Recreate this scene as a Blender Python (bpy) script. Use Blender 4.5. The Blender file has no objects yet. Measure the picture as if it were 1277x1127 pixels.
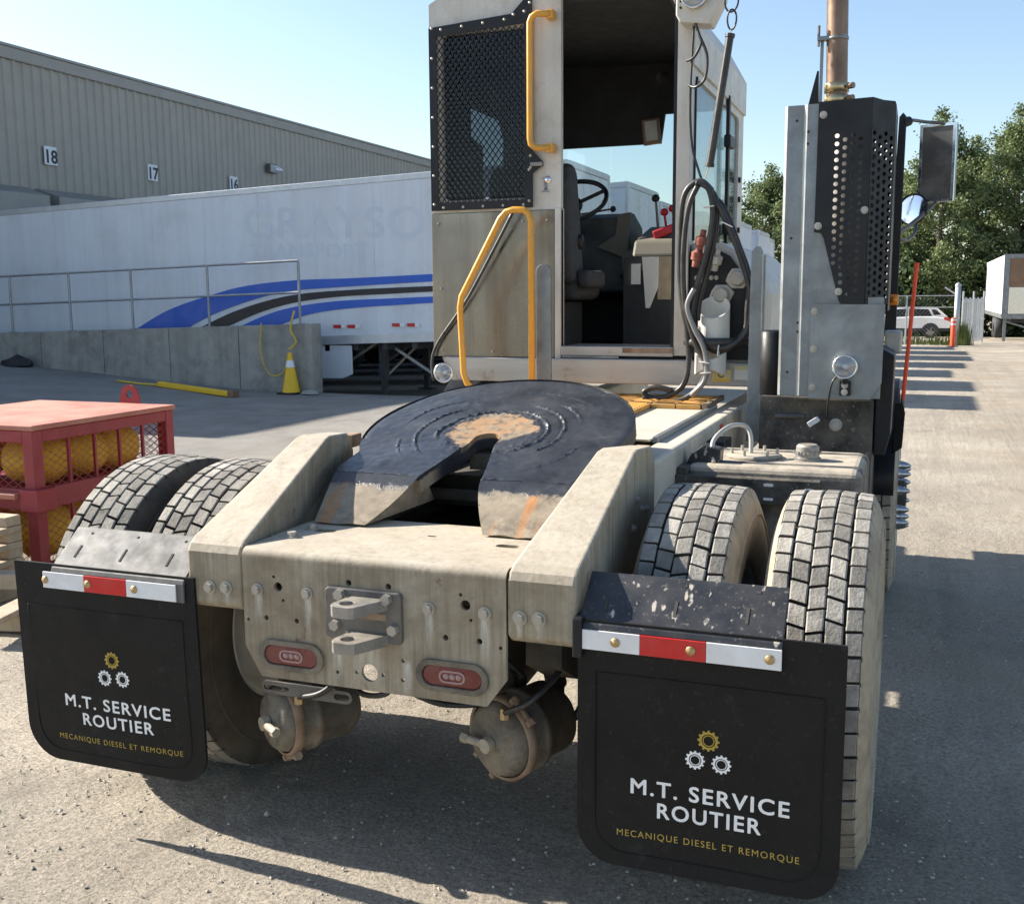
import bpy, bmesh, math, random
import numpy as np
from mathutils import Vector, Matrix, noise
from mathutils.geometry import tessellate_polygon
random.seed(7); np.random.seed(7)
R_ = math.radians
scene = bpy.context.scene
COL = scene.collection

# ------------------------------------------------------------------ camera
FPX, PW, PH = 1330.74, 1277.0, 1127.0
YAW, PIT, ROL = R_(20.7543), R_(8.3038), R_(-0.4077)
CAM = Vector((1.3314, -2.4288, 1.5761))
FWD = Vector((-math.sin(YAW)*math.cos(PIT), math.cos(YAW)*math.cos(PIT), -math.sin(PIT)))
r0 = Vector((math.cos(YAW), math.sin(YAW), 0)); u0 = r0.cross(FWD)
RGT = math.cos(ROL)*r0 + math.sin(ROL)*u0
UPV = math.cos(ROL)*u0 - math.sin(ROL)*r0
cd = bpy.data.cameras.new('Camera'); cam = bpy.data.objects.new('Camera', cd); COL.objects.link(cam)
cd.sensor_fit = 'HORIZONTAL'; cd.sensor_width = 36; cd.lens = 36*FPX/PW
cd.clip_start = 0.05; cd.clip_end = 3000
m = Matrix((RGT, UPV, -FWD)).transposed().to_4x4(); m.translation = CAM
cam.matrix_world = m
scene.camera = cam

# ------------------------------------------------------------------ sky, sun, exposure
SUN_EL, SUN_A = R_(31.3), R_(4.0)          # from -X, a little towards +Y
sdir = Vector((-math.cos(SUN_EL)*math.cos(SUN_A), math.cos(SUN_EL)*math.sin(SUN_A), math.sin(SUN_EL)))
world = bpy.data.worlds.new('World'); scene.world = world; world.use_nodes = True
nt = world.node_tree; nt.nodes.clear()
sky = nt.nodes.new('ShaderNodeTexSky'); sky.sky_type = 'NISHITA'; sky.sun_disc = False
sky.sun_elevation = SUN_EL; sky.sun_rotation = math.atan2(sdir.x, sdir.y)
sky.altitude = 0; sky.air_density = 1.0; sky.dust_density = 0.85; sky.ozone_density = 1.2
bg = nt.nodes.new('ShaderNodeBackground'); bg.inputs['Strength'].default_value = 0.088
wo = nt.nodes.new('ShaderNodeOutputWorld')
nt.links.new(sky.outputs[0], bg.inputs[0]); nt.links.new(bg.outputs[0], wo.inputs[0])
sl = bpy.data.lights.new('Sun', 'SUN'); sl.energy = 5.0; sl.angle = R_(0.55); sl.color = (1.0, 0.925, 0.82)
sun = bpy.data.objects.new('Sun', sl); COL.objects.link(sun)
sun.rotation_euler = (-sdir).to_track_quat('-Z', 'Y').to_euler(); sun.location = (-20, 2, 15)
scene.view_settings.view_transform = 'Standard'; scene.view_settings.look = 'None'
scene.view_settings.exposure = 1.3; scene.view_settings.gamma = 1
scene.view_settings.use_curve_mapping = False
scene.render.engine = 'CYCLES'

def px(x, y, ax, val):
    """the point at a known distance seen at a spot of the survey photograph"""
    d = FWD + RGT*((x-PW/2)/FPX) - UPV*((y-PH/2)/FPX)
    i = 'XYZ'.index(ax); t = (val-CAM[i])/d[i]
    return CAM + d*t

# ------------------------------------------------------------------ materials
MATS = {}
def mat(name, col, rough=0.55, metal=0.0, var=0.18, scale=9.0, dust=None, streak=None, bump=None,
        splat=None, topdust=None, rust=None, grime=None, speck=None, streak2=None, island=0, runs=None, spec=0.5, coat=0.0, emit=None, trans=0.0, alpha=1.0, stretch=(1,1,1)):
    M = bpy.data.materials.new(name); M.use_nodes = True
    t = M.node_tree; N = t.nodes; L = t.links
    b = N['Principled BSDF']
    b.inputs['Roughness'].default_value = rough; b.inputs['Metallic'].default_value = metal
    b.inputs['Specular IOR Level'].default_value = spec; b.inputs['Coat Weight'].default_value = coat
    b.inputs['Transmission Weight'].default_value = trans; b.inputs['Alpha'].default_value = alpha
    tc = N.new('ShaderNodeTexCoord')
    def mp(sc):
        n = N.new('ShaderNodeMapping'); n.inputs['Scale'].default_value = sc; L.new(tc.outputs['Object'], n.inputs['Vector']); return n.outputs[0]
    def nz(sc, det=5, rg=0.6, vec=None, dist=0.0):
        n = N.new('ShaderNodeTexNoise'); n.inputs['Scale'].default_value = sc; n.inputs['Detail'].default_value = det
        n.inputs['Roughness'].default_value = rg; n.inputs['Distortion'].default_value = dist
        L.new(vec if vec else tc.outputs['Object'], n.inputs['Vector']); return n.outputs['Fac']
    def rng(v, a, b_, c, d):
        n = N.new('ShaderNodeMapRange'); n.inputs[1].default_value = a; n.inputs[2].default_value = b_
        n.inputs[3].default_value = c; n.inputs[4].default_value = d; L.new(v, n.inputs[0]); return n.outputs[0]
    def mix(f, c1, c2):
        n = N.new('ShaderNodeMix'); n.data_type = 'RGBA'
        L.new(f, n.inputs[0])
        for s, c in ((n.inputs[6], c1), (n.inputs[7], c2)):
            if hasattr(c, 'links'): L.new(c, s)
            else: s.default_value = (*c, 1)
        return n.outputs[2]
    def mul(a, bb):
        n = N.new('ShaderNodeMath'); n.operation = 'MULTIPLY'
        for s, c in ((n.inputs[0], a), (n.inputs[1], bb)):
            if hasattr(c, 'links'): L.new(c, s)
            else: s.default_value = c
        return n.outputs[0]
    base = nz(scale, vec=mp(stretch))
    lo = tuple(c*(1-var) for c in col); hi = tuple(min(1, c*(1+var)) for c in col)
    c = mix(rng(base, .3, .7, 0, 1), lo, hi)
    ro = rng(nz(scale*2.3), .3, .7, max(.03, rough-.1), min(1, rough+.12))
    if streak:                                       # (colour, amount, scale)
        s = nz(1.0, 6, .65, mp((streak[2], streak[2], streak[2]*.05)))
        c = mix(mul(rng(s, .42, .68, 0, 1), streak[1]), c, streak[0])
    if streak2:
        s = nz(1.0, 7, .7, mp((streak2[2], streak2[2], streak2[2]*.035)))
        c = mix(mul(rng(s, .52, .66, 0, 1), streak2[1]), c, streak2[0])
    if dust:                                         # (colour, amount, scale)
        s = nz(dust[2], 8, .62)
        f = mul(rng(s, .38, .66, 0, 1), dust[1]); c = mix(f, c, dust[0])
        n = N.new('ShaderNodeMix'); L.new(f, n.inputs[0]); L.new(ro, n.inputs[2]); n.inputs[3].default_value = .9; ro = n.outputs[0]
    if grime:                                        # (colour, amount, scale, lo, hi): stains with broken edges
        g1 = nz(grime[2], 10, .72, None, .6); g2 = nz(grime[2]*5.3, 8, .7)
        ad = N.new('ShaderNodeMath'); ad.operation = 'MULTIPLY_ADD'; ad.inputs[1].default_value = .35; L.new(g2, ad.inputs[0]); L.new(g1, ad.inputs[2])
        c = mix(mul(rng(ad.outputs[0], grime[3], grime[4], 0, 1), grime[1]), c, grime[0])
    if speck:                                        # (colour, amount, scale): fine chips and grit
        s = nz(speck[2], 4, .8); c = mix(mul(rng(s, .60, .66, 0, 1), speck[1]), c, speck[0])
    if rust:                                         # (colour, amount, scale)
        s = nz(rust[2], 9, .7); c = mix(mul(rng(s, .60, .66, 0, 1), rust[1]), c, rust[0])
    if splat:                                        # (colour, scale, threshold)
        v = N.new('ShaderNodeTexVoronoi'); v.inputs['Scale'].default_value = splat[1]; v.inputs['Randomness'].default_value = 1
        wv = N.new('ShaderNodeTexNoise'); wv.inputs['Scale'].default_value = splat[1]*1.5; wv.inputs['Detail'].default_value = 4; L.new(mp((1, .45, .45)), wv.inputs['Vector'])
        va = N.new('ShaderNodeVectorMath'); va.operation = 'MULTIPLY_ADD'; va.inputs[1].default_value = (.022,)*3; L.new(wv.outputs['Color'], va.inputs[0]); L.new(mp((1, .42, .42)), va.inputs[2])
        L.new(va.outputs[0], v.inputs['Vector'])
        f = mul(rng(v.outputs['Distance'], splat[2]*.7, splat[2], 1, 0), rng(nz(splat[1]*.35), .50, .56, 0, 1))
        c = mix(f, c, splat[0])
    if topdust:                                      # (colour, amount): dust that settles on level faces
        g = N.new('ShaderNodeNewGeometry'); sp = N.new('ShaderNodeSeparateXYZ'); L.new(g.outputs['Normal'], sp.inputs[0])
        f = mul(rng(sp.outputs[2], .25, .9, 0, topdust[1]), rng(nz(14, 8, .7), .3, .6, .35, 1))
        c = mix(f, c, topdust[0])
    if island:
        g = N.new('ShaderNodeNewGeometry'); v = rng(g.outputs['Random Per Island'], 0, 1, 1-island, 1+island*.35)
        n = N.new('ShaderNodeMix'); n.data_type = 'RGBA'; n.blend_type = 'MULTIPLY'; n.inputs[0].default_value = 1; L.new(c, n.inputs[6]); L.new(v, n.inputs[7]); c = n.outputs[2]
    if runs:                                         # (colour, [(x, z, length, width)]): mineral runs below fasteners
        sp = N.new('ShaderNodeSeparateXYZ'); L.new(tc.outputs['Object'], sp.inputs[0]); tot = None
        wob = mul(rng(nz(1.0, 5, .6, mp((40, 40, 7))), .3, .7, -1, 1), .006); brk = rng(nz(1.0, 6, .7, mp((90, 90, 14))), .35, .6, .1, 1)
        for (rx, rz, ln, wd) in runs[1]:
            a = N.new('ShaderNodeMath'); a.operation = 'SUBTRACT'; L.new(sp.outputs[0], a.inputs[0]); a.inputs[1].default_value = rx
            a2 = N.new('ShaderNodeMath'); a2.operation = 'ADD'; L.new(a.outputs[0], a2.inputs[0]); L.new(wob, a2.inputs[1])
            a3 = N.new('ShaderNodeMath'); a3.operation = 'ABSOLUTE'; L.new(a2.outputs[0], a3.inputs[0])
            k = mul(rng(a3.outputs[0], wd*.35, wd, 1, 0), mul(rng(sp.outputs[2], rz-ln, rz-.02, 0, 1), rng(sp.outputs[2], rz+.012, rz-.004, 0, 1)))
            if tot is None: tot = k
            else:
                ad = N.new('ShaderNodeMath'); ad.operation = 'MAXIMUM'; L.new(tot, ad.inputs[0]); L.new(k, ad.inputs[1]); tot = ad.outputs[0]
        c = mix(mul(mul(tot, brk), .85), c, runs[0])
    L.new(c, b.inputs['Base Color']); L.new(ro, b.inputs['Roughness'])
    if bump:                                         # (strength, scale, distance)
        bn = N.new('ShaderNodeBump'); bn.inputs['Strength'].default_value = bump[0]
        bn.inputs['Distance'].default_value = bump[2] if len(bump) > 2 else .004
        L.new(nz(bump[1], 8, .65), bn.inputs['Height']); L.new(bn.outputs[0], b.inputs['Normal'])
    if emit:
        b.inputs['Emission Color'].default_value = (*emit[0], 1); b.inputs['Emission Strength'].default_value = emit[1]
    MATS[name] = M
    return M

DUST = (.47, .41, .32)
mat('frame_paint', (.385, .333, .245), .62, 0, .16, 5, dust=((.29, .245, .17), .65, 5), streak=((.165, .135, .088), .85, 62), streak2=((.50, .46, .38), .5, 15), rust=((.13, .07, .04), .8, 6.5), grime=((.165, .125, .08), .72, 2.6, .60, .82), speck=((.14, .115, .085), .5, 85), bump=(.25, 70), topdust=((.55, .49, .395), .5))
mat('plate_paint', (.385, .333, .245), .62, 0, .16, 5, dust=((.29, .245, .17), .65, 5), streak=((.165, .135, .088), .85, 62), streak2=((.50, .46, .38), .5, 15), rust=((.13, .07, .04), .8, 6.5), grime=((.165, .125, .08), .72, 2.6, .60, .82), speck=((.14, .115, .085), .5, 85), bump=(.25, 70), topdust=((.55, .49, .395), .5), runs=((.56, .54, .48), [(-0.343, 0.78, 0.11, 0.013), (-0.185, 0.783, 0.15, 0.014), (0.177, 0.776, 0.13, 0.014), (0.334, 0.779, 0.16, 0.015), (0.43, 0.777, 0.06, 0.01), (0.481, 0.779, 0.07, 0.01), (-0.5, 0.773, 0.05, 0.01), (-0.446, 0.776, 0.06, 0.01), (-.005, .66, .12, .05), (-.10, .64, .10, .02), (.11, .62, .10, .02)]))
mat('frame_white', (.50, .47, .40), .6, 0, .10, 5, dust=((.46, .40, .31), .5, 7), streak=((.36, .31, .24), .4, 18), rust=((.20, .11, .06), .4, 6), grime=((.24, .20, .145), .55, 3, .68, .84), speck=((.2, .17, .13), .4, 80), topdust=((.58, .53, .45), .5))
mat('cab_white', (.62, .60, .55), .42, 0, .08, 4, grime=((.33, .28, .21), .4, 3, .70, .86), speck=((.3, .26, .2), .35, 70), streak=((.44, .38, .30), .4, 16), dust=((.50, .44, .35), .3, 9))
mat('cab_inner', (.035, .037, .04), .75, 0, .2, 6)
mat('sill_metal', (.42, .42, .41), .4, .6, .15, 5, dust=(DUST, .35, 6), stretch=(.2, 1, 3), rust=((.22, .12, .06), .5, 6))
mat('stainless', (.30, .276, .243), .21, 1.0, .28, 1.6, streak=((.13, .098, .068), .75, 6), dust=((.16, .132, .10), .35, 2.0), speck=((.16, .13, .1), .3, 60), stretch=(1, 1, .12))
mat('galvanised', (.25, .275, .29), .40, .7, .30, 6, grime=((.15, .158, .163), .5, 3.5, .66, .84), speck=((.2, .2, .2), .3, 90), dust=((.34, .34, .325), .35, 4), streak=((.17, .185, .195), .55, 9), bump=(.06, 30))
mat('steel_grey', (.25, .25, .245), .4, .6, .25, 12, dust=(DUST, .4, 10), rust=((.19, .09, .045), .7, 14), speck=((.1, .085, .07), .5, 90), topdust=((.5, .44, .34), .5))
mat('steel_dark', (.10, .10, .105), .45, .5, .25, 9, dust=((.36, .32, .26), .45, 8))
mat('black_paint', (.009, .010, .013), .45, 0, .2, 8, dust=((.12, .11, .095), .10, 6), spec=.35)
mat('black_spotted', (.02, .022, .027), .38, 0, .2, 8, splat=((.44, .40, .33), 46, .31), speck=((.36, .33, .27), .4, 80), dust=((.15, .14, .12), .15, 9))
mat('plate_dusty', (.085, .087, .09), .6, 0, .2, 8, streak=((.18, .172, .155), .8, 26), dust=((.13, .122, .105), .3, 9), speck=((.24, .22, .19), .4, 60))
mat('black_dirty', (.022, .021, .02), .6, 0, .25, 8, dust=((.22, .19, .145), .5, 10), speck=((.36, .32, .25), .6, 45), bump=(.3, 40))
mat('flap_rubber', (.0060, .0064, .0070), .48, 0, .25, 5, dust=((.022, .021, .02), .5, 3), grime=((.05, .047, .043), .4, 6, .78, .90), speck=((.06, .057, .052), .35, 70), bump=(.08, 25), spec=.22)
mat('tread_top', (.34, .315, .27), .92, 0, .25, 12, dust=((.19, .18, .16), .6, 22), grime=((.10, .095, .085), .6, 30, .74, .86), bump=(1.0, 90, .004), island=.42)
mat('rubber_groove', (.05, .046, .04), .92, 0, .3, 20)
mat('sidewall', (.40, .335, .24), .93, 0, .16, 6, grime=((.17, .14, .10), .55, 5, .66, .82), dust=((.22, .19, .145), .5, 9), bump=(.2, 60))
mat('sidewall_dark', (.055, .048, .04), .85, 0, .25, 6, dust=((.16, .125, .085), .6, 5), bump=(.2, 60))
mat('rim_white', (.62, .60, .55), .5, 0, .1, 8, dust=(DUST, .5, 10))
mat('chamber_dirt', (.16, .138, .105), .85, .1, .3, 11, grime=((.05, .044, .036), .6, 9, .66, .82), dust=((.30, .26, .195), .6, 12), rust=((.22, .11, .06), .6, 10), bump=(.4, 50))
mat('clamp_rust', (.25, .16, .10), .85, .2, .3, 14, dust=((.44, .37, .28), .5, 12), bump=(.5, 50))
mat('under_dark', (.045, .04, .034), .85, 0, .3, 8, dust=((.18, .15, .11), .5, 6))
mat('tank_dirty', (.15, .135, .115), .75, .2, .25, 8, dust=((.33, .29, .225), .55, 10), grime=((.06, .055, .05), .7, 8, .66, .8), topdust=((.52, .455, .355), .85), streak=((.08, .075, .07), .5, 16), speck=((.08, .07, .06), .6, 40), bump=(.6, 40))
mat('bolt_steel', (.40, .385, .35), .5, .6, .12, 12, dust=(DUST, .5, 30))
mat('chrome', (.75, .75, .76), .12, 1, .05, 10, dust=((.4, .37, .31), .2, 20))
mat('lug_cover', (.42, .42, .44), .15, .9, .12, 10, dust=((.3, .28, .25), .3, 30))
mat('yellow_rail', (.72, .33, .022), .38, 0, .07, 8, dust=((.45, .30, .12), .35, 10), coat=.2)
mat('yellow_deck', (.66, .32, .045), .6, 0, .12, 10, dust=((.35, .26, .15), .5, 8), topdust=((.55, .42, .25), .3))
mat('exhaust_brown', (.21, .135, .095), .42, .75, .25, 8, streak=((.12, .075, .055), .6, 16), dust=((.33, .27, .21), .25, 9))
mat('clamp_brass', (.56, .45, .25), .35, .9, .15, 20)
mat('red_lens', (.13, .002, .004), .14, 0, .1, 20, coat=.5, dust=((.22, .12, .10), .25, 14))
mat('lens_clear', (.33, .20, .19), .15, 0, .1, 20, coat=.5)
mat('tape_white', (.78, .79, .80), .35, 0, .04, 20, dust=((.45, .42, .36), .2, 16))
mat('tape_red', (.55, .008, .010), .35, 0, .06, 20, dust=((.4, .2, .15), .15, 16))
mat('brass', (.46, .32, .14), .45, .7, .2, 40, dust=(DUST, .4, 40))
mat('print_white', (.86, .86, .85), .6, 0, .04, 30, dust=((.5, .5, .48), .2, 20))
mat('print_gold', (.42, .30, .05), .55, 0, .1, 30)
mat('mirror_glass', (.80, .82, .84), .04, 1, .02, 4)
mat('mirror_dull', (.10, .095, .09), .12, .25, .1, 4, dust=((.25, .23, .20), .35, 5))
mat('hose_black', (.018, .018, .019), .38, 0, .2, 12, dust=((.15, .14, .12), .25, 10))
mat('hose_grey', (.22, .22, .22), .35, .3, .2, 12)
mat('cable_tie', (.75, .75, .72), .5)
mat('pvc_white', (.70, .69, .64), .4, 0, .06, 8, dust=((.45, .40, .32), .35, 8))
mat('coupling_grey', (.45, .44, .41), .5, .4, .15, 14, dust=(DUST, .4, 20))
mat('coupling_red', (.30, .06, .045), .5, .2, .2, 20, dust=(DUST, .4, 20))
mat('amber', (.75, .22, .01), .25, 0, .05, 20, coat=.4)
mat('orange_pole', (.90, .085, .022), .5, 0, .06, 6)
mat('red_paint', (.27, .018, .028), .5, 0, .15, 6, dust=((.30, .10, .09), .3, 8))
mat('red_top', (.42, .15, .105), .7, 0, .15, 5, dust=((.46, .26, .195), .6, 5))
mat('yellow_sack', (.74, .44, .035), .6, 0, .10, 5, dust=((.60, .34, .03), .5, 8), bump=(.4, 10, .02))
mat('wood', (.42, .35, .25), .8, 0, .2, 10, streak=((.25, .20, .14), .4, 20), bump=(.3, 40))
mat('concrete', (.30, .29, .262), .9, 0, .14, 3, grime=((.13, .125, .112), .6, 1.1, .68, .86), streak=((.18, .175, .16), .75, 4), dust=((.44, .42, .37), .35, 5), bump=(.3, 30))
mat('siding', (.285, .27, .235), .5, .1, .05, 1.2)
mat('siding_trim', (.25, .24, .215), .5, .1, .06, 2)
mat('sign_white', (.60, .62, .64), .5, 0, .05, 3)
mat('sign_black', (.025, .027, .03), .6)
mat('trailer_white', (.66, .705, .77), .38, 0, .04, 1.2, streak=((.50, .52, .54), .45, 3.5), grime=((.45, .46, .47), .35, .9, .70, .88))
mat('trailer_ghost', (.585, .635, .705), .42, 0, .05, 2)
mat('trailer_rail', (.55, .57, .60), .4, .5, .1, 4)
mat('trailer_under', (.035, .037, .042), .7, 0, .3, 3)
mat('stripe_blue', (.010, .10, .52), .35, 0, .05, 2)
mat('stripe_black', (.010, .012, .02), .4)
mat('rail_steel', (.30, .31, .33), .45, .6, .15, 6)
mat('cone_yellow', (.80, .48, .015), .5, 0, .08, 6)
mat('cone_base', (.02, .02, .02), .7)
mat('rope_yellow', (.60, .42, .05), .7)
mat('seat_cloth', (.06, .06, .062), .85, 0, .2, 20, bump=(.3, 120))
mat('dash_grey', (.055, .062, .06), .65, 0, .15, 8, dust=((.23, .22, .19), .35, 6))
mat('dash_olive', (.15, .145, .115), .65, 0, .12, 8, dust=((.21, .19, .155), .4, 6))
mat('lever_red', (.55, .02, .03), .4)
mat('paper', (.78, .77, .72), .7, 0, .04, 10)
mat('label_yellow', (.66, .60, .30), .6, 0, .1, 30)
mat('car_white', (.74, .75, .76), .25, 0, .02, 2, coat=.5)
mat('car_trim', (.02, .02, .022), .5)
mat('car_glass', (.012, .014, .016), .08)
mat('bark', (.12, .095, .07), .9, 0, .3, 6, bump=(.5, 20, .02))
mat('fence_steel', (.42, .44, .45), .5, .5, .1, 5)
mat('slat_white', (.70, .70, .68), .5, 0, .1, 3)
mat('panel_brown', (.22, .13, .075), .6, 0, .2, 2)
mat('grass', (.13, .16, .04), .8, 0, .3, 4)
mat('stone', (.44, .41, .35), .9, 0, .3, 30)

def glass_mat(name, tint, mixf, rough=.03):
    M = bpy.data.materials.new(name); M.use_nodes = True; t = M.node_tree; t.nodes.clear()
    o = t.nodes.new('ShaderNodeOutputMaterial'); mx = t.nodes.new('ShaderNodeMixShader')
    a = t.nodes.new('ShaderNodeBsdfTransparent'); a.inputs[0].default_value = (*tint, 1)
    g = t.nodes.new('ShaderNodeBsdfGlossy'); g.inputs['Roughness'].default_value = rough
    lw = t.nodes.new('ShaderNodeLayerWeight'); lw.inputs[0].default_value = .25
    ma = t.nodes.new('ShaderNodeMath'); ma.operation = 'MULTIPLY_ADD'; ma.inputs[1].default_value = .7; ma.inputs[2].default_value = mixf
    t.links.new(lw.outputs['Fresnel'], ma.inputs[0]); t.links.new(ma.outputs[0], mx.inputs[0])
    t.links.new(a.outputs[0], mx.inputs[1]); t.links.new(g.outputs[0], mx.inputs[2]); t.links.new(mx.outputs[0], o.inputs[0])
    MATS[name] = M
glass_mat('glass_clear', (.86, .91, .91), .05)
glass_mat('glass_dark', (.30, .34, .36), .035)
glass_mat('lamp_glass', (.9, .92, .95), .12)

def leaf_mat(name, c1, c2):
    M = bpy.data.materials.new(name); M.use_nodes = True; t = M.node_tree; N = t.nodes; L = t.links
    b = N['Principled BSDF']; b.inputs['Roughness'].default_value = .55
    tc = N.new('ShaderNodeTexCoord'); n = N.new('ShaderNodeTexNoise'); n.inputs['Scale'].default_value = .9; n.inputs['Detail'].default_value = 6
    L.new(tc.outputs['Object'], n.inputs[0])
    r = N.new('ShaderNodeValToRGB'); r.color_ramp.elements[0].position = .35; r.color_ramp.elements[1].position = .68
    r.color_ramp.elements[0].color = (*c1, 1); r.color_ramp.elements[1].color = (*c2, 1)
    L.new(n.outputs['Fac'], r.inputs[0]); L.new(r.outputs[0], b.inputs['Base Color'])
    tr = N.new('ShaderNodeBsdfTranslucent'); L.new(r.outputs[0], tr.inputs[0])
    mx = N.new('ShaderNodeMixShader'); mx.inputs[0].default_value = .35
    L.new(b.outputs[0], mx.inputs[1]); L.new(tr.outputs[0], mx.inputs[2]); L.new(mx.outputs[0], N['Material Output'].inputs[0])
    MATS[name] = M
leaf_mat('leaves', (.08, .115, .04), (.22, .27, .115))
leaf_mat('leaves_dark', (.04, .07, .022), (.11, .16, .055))

# ground: pale dusty hard-standing over worn asphalt
def ground_mat():
    M = bpy.data.materials.new('ground_dust'); M.use_nodes = True; t = M.node_tree; N = t.nodes; L = t.links
    b = N['Principled BSDF']; b.inputs['Roughness'].default_value = .93; b.inputs['Specular IOR Level'].default_value = .25
    tc = N.new('ShaderNodeTexCoord')
    def nz(s, d=8, r=.62):
        n = N.new('ShaderNodeTexNoise'); n.inputs['Scale'].default_value = s; n.inputs['Detail'].default_value = d; n.inputs['Roughness'].default_value = r
        L.new(tc.outputs['Object'], n.inputs[0]); return n.outputs['Fac']
    def ramp(v, a, c1, bb, c2):
        r = N.new('ShaderNodeValToRGB'); e = r.color_ramp.elements; e[0].position = a; e[1].position = bb
        e[0].color = (*c1, 1); e[1].color = (*c2, 1); L.new(v, r.inputs[0]); return r.outputs[0]
    def mix(f, a, c, mode='MIX'):
        n = N.new('ShaderNodeMix'); n.data_type = 'RGBA'; n.blend_type = mode
        for s, v in ((n.inputs[0], f), (n.inputs[6], a), (n.inputs[7], c)):
            if hasattr(v, 'links'): L.new(v, s)
            elif isinstance(v, tuple): s.default_value = (*v, 1)
            else: s.default_value = v
        return n.outputs[2]
    dusty = ramp(nz(.55, 8, .6), .35, (.325, .29, .238), .68, (.49, .44, .362))
    fine = ramp(nz(75, 8, .85), .38, (.34, .33, .32), .58, (1.2, 1.19, 1.17))
    c = mix(.85, dusty, fine, 'MULTIPLY')
    # greyer worn asphalt towards the dock side (object x < -5)
    sp = N.new('ShaderNodeSeparateXYZ'); L.new(tc.outputs['Object'], sp.inputs[0])
    mr = N.new('ShaderNodeMapRange'); mr.inputs[1].default_value = -2.5; mr.inputs[2].default_value = -6; mr.inputs[3].default_value = 0; mr.inputs[4].default_value = .8
    L.new(sp.outputs[0], mr.inputs[0])
    asph = ramp(nz(1.3, 9, .7), .3, (.17, .166, .157), .7, (.29, .28, .26))
    c = mix(mr.outputs[0], c, asph)
    # browner trodden earth along the right-hand lane, and faint wheel tracks running up the yard
    mr2 = N.new('ShaderNodeMapRange'); mr2.inputs[1].default_value = 1.2; mr2.inputs[2].default_value = 2.2; mr2.inputs[3].default_value = 0; mr2.inputs[4].default_value = 1
    L.new(sp.outputs[0], mr2.inputs[0])
    earth = ramp(nz(.9, 9, .65), .42, (0, 0, 0), .62, (.75, .75, .75))
    fe = N.new('ShaderNodeMath'); fe.operation = 'MULTIPLY'; L.new(earth, fe.inputs[0]); L.new(mr2.outputs[0], fe.inputs[1])
    c = mix(fe.outputs[0], c, (.30, .245, .178))
    tm = N.new('ShaderNodeMapping'); tm.inputs['Scale'].default_value = (3.4, .16, 1); L.new(tc.outputs['Object'], tm.inputs[0])
    tn = N.new('ShaderNodeTexNoise'); tn.inputs['Scale'].default_value = 1; tn.inputs['Detail'].default_value = 7; tn.inputs['Roughness'].default_value = .65; L.new(tm.outputs[0], tn.inputs[0])
    c = mix(ramp(tn.outputs['Fac'], .52, (0, 0, 0), .68, (.42, .42, .42)), c, (.20, .175, .14))
    # dark damp / oil spots and tyre-dark patches
    v = nz(1.7, 10, .6); f = ramp(v, .56, (0, 0, 0), .72, (.6, .6, .6)); c = mix(f, c, (.16, .142, .118))
    pk = N.new('ShaderNodeTexVoronoi'); pk.inputs['Scale'].default_value = 34; L.new(tc.outputs['Object'], pk.inputs[0])
    f2 = ramp(pk.outputs['Distance'], .10, (.75, .75, .75), .17, (0, 0, 0)); f3 = ramp(nz(9), .5, (0, 0, 0), .62, (1, 1, 1))
    f4 = mix(1.0, f2, f3, 'MULTIPLY'); c = mix(f4, c, (.13, .12, .105))
    L.new(c, b.inputs['Base Color'])
    bn = N.new('ShaderNodeBump'); bn.inputs['Strength'].default_value = .9; bn.inputs['Distance'].default_value = .016
    L.new(nz(60, 9, .75), bn.inputs['Height']); L.new(bn.outputs[0], b.inputs['Normal'])
    MATS['ground'] = M
ground_mat()

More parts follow.
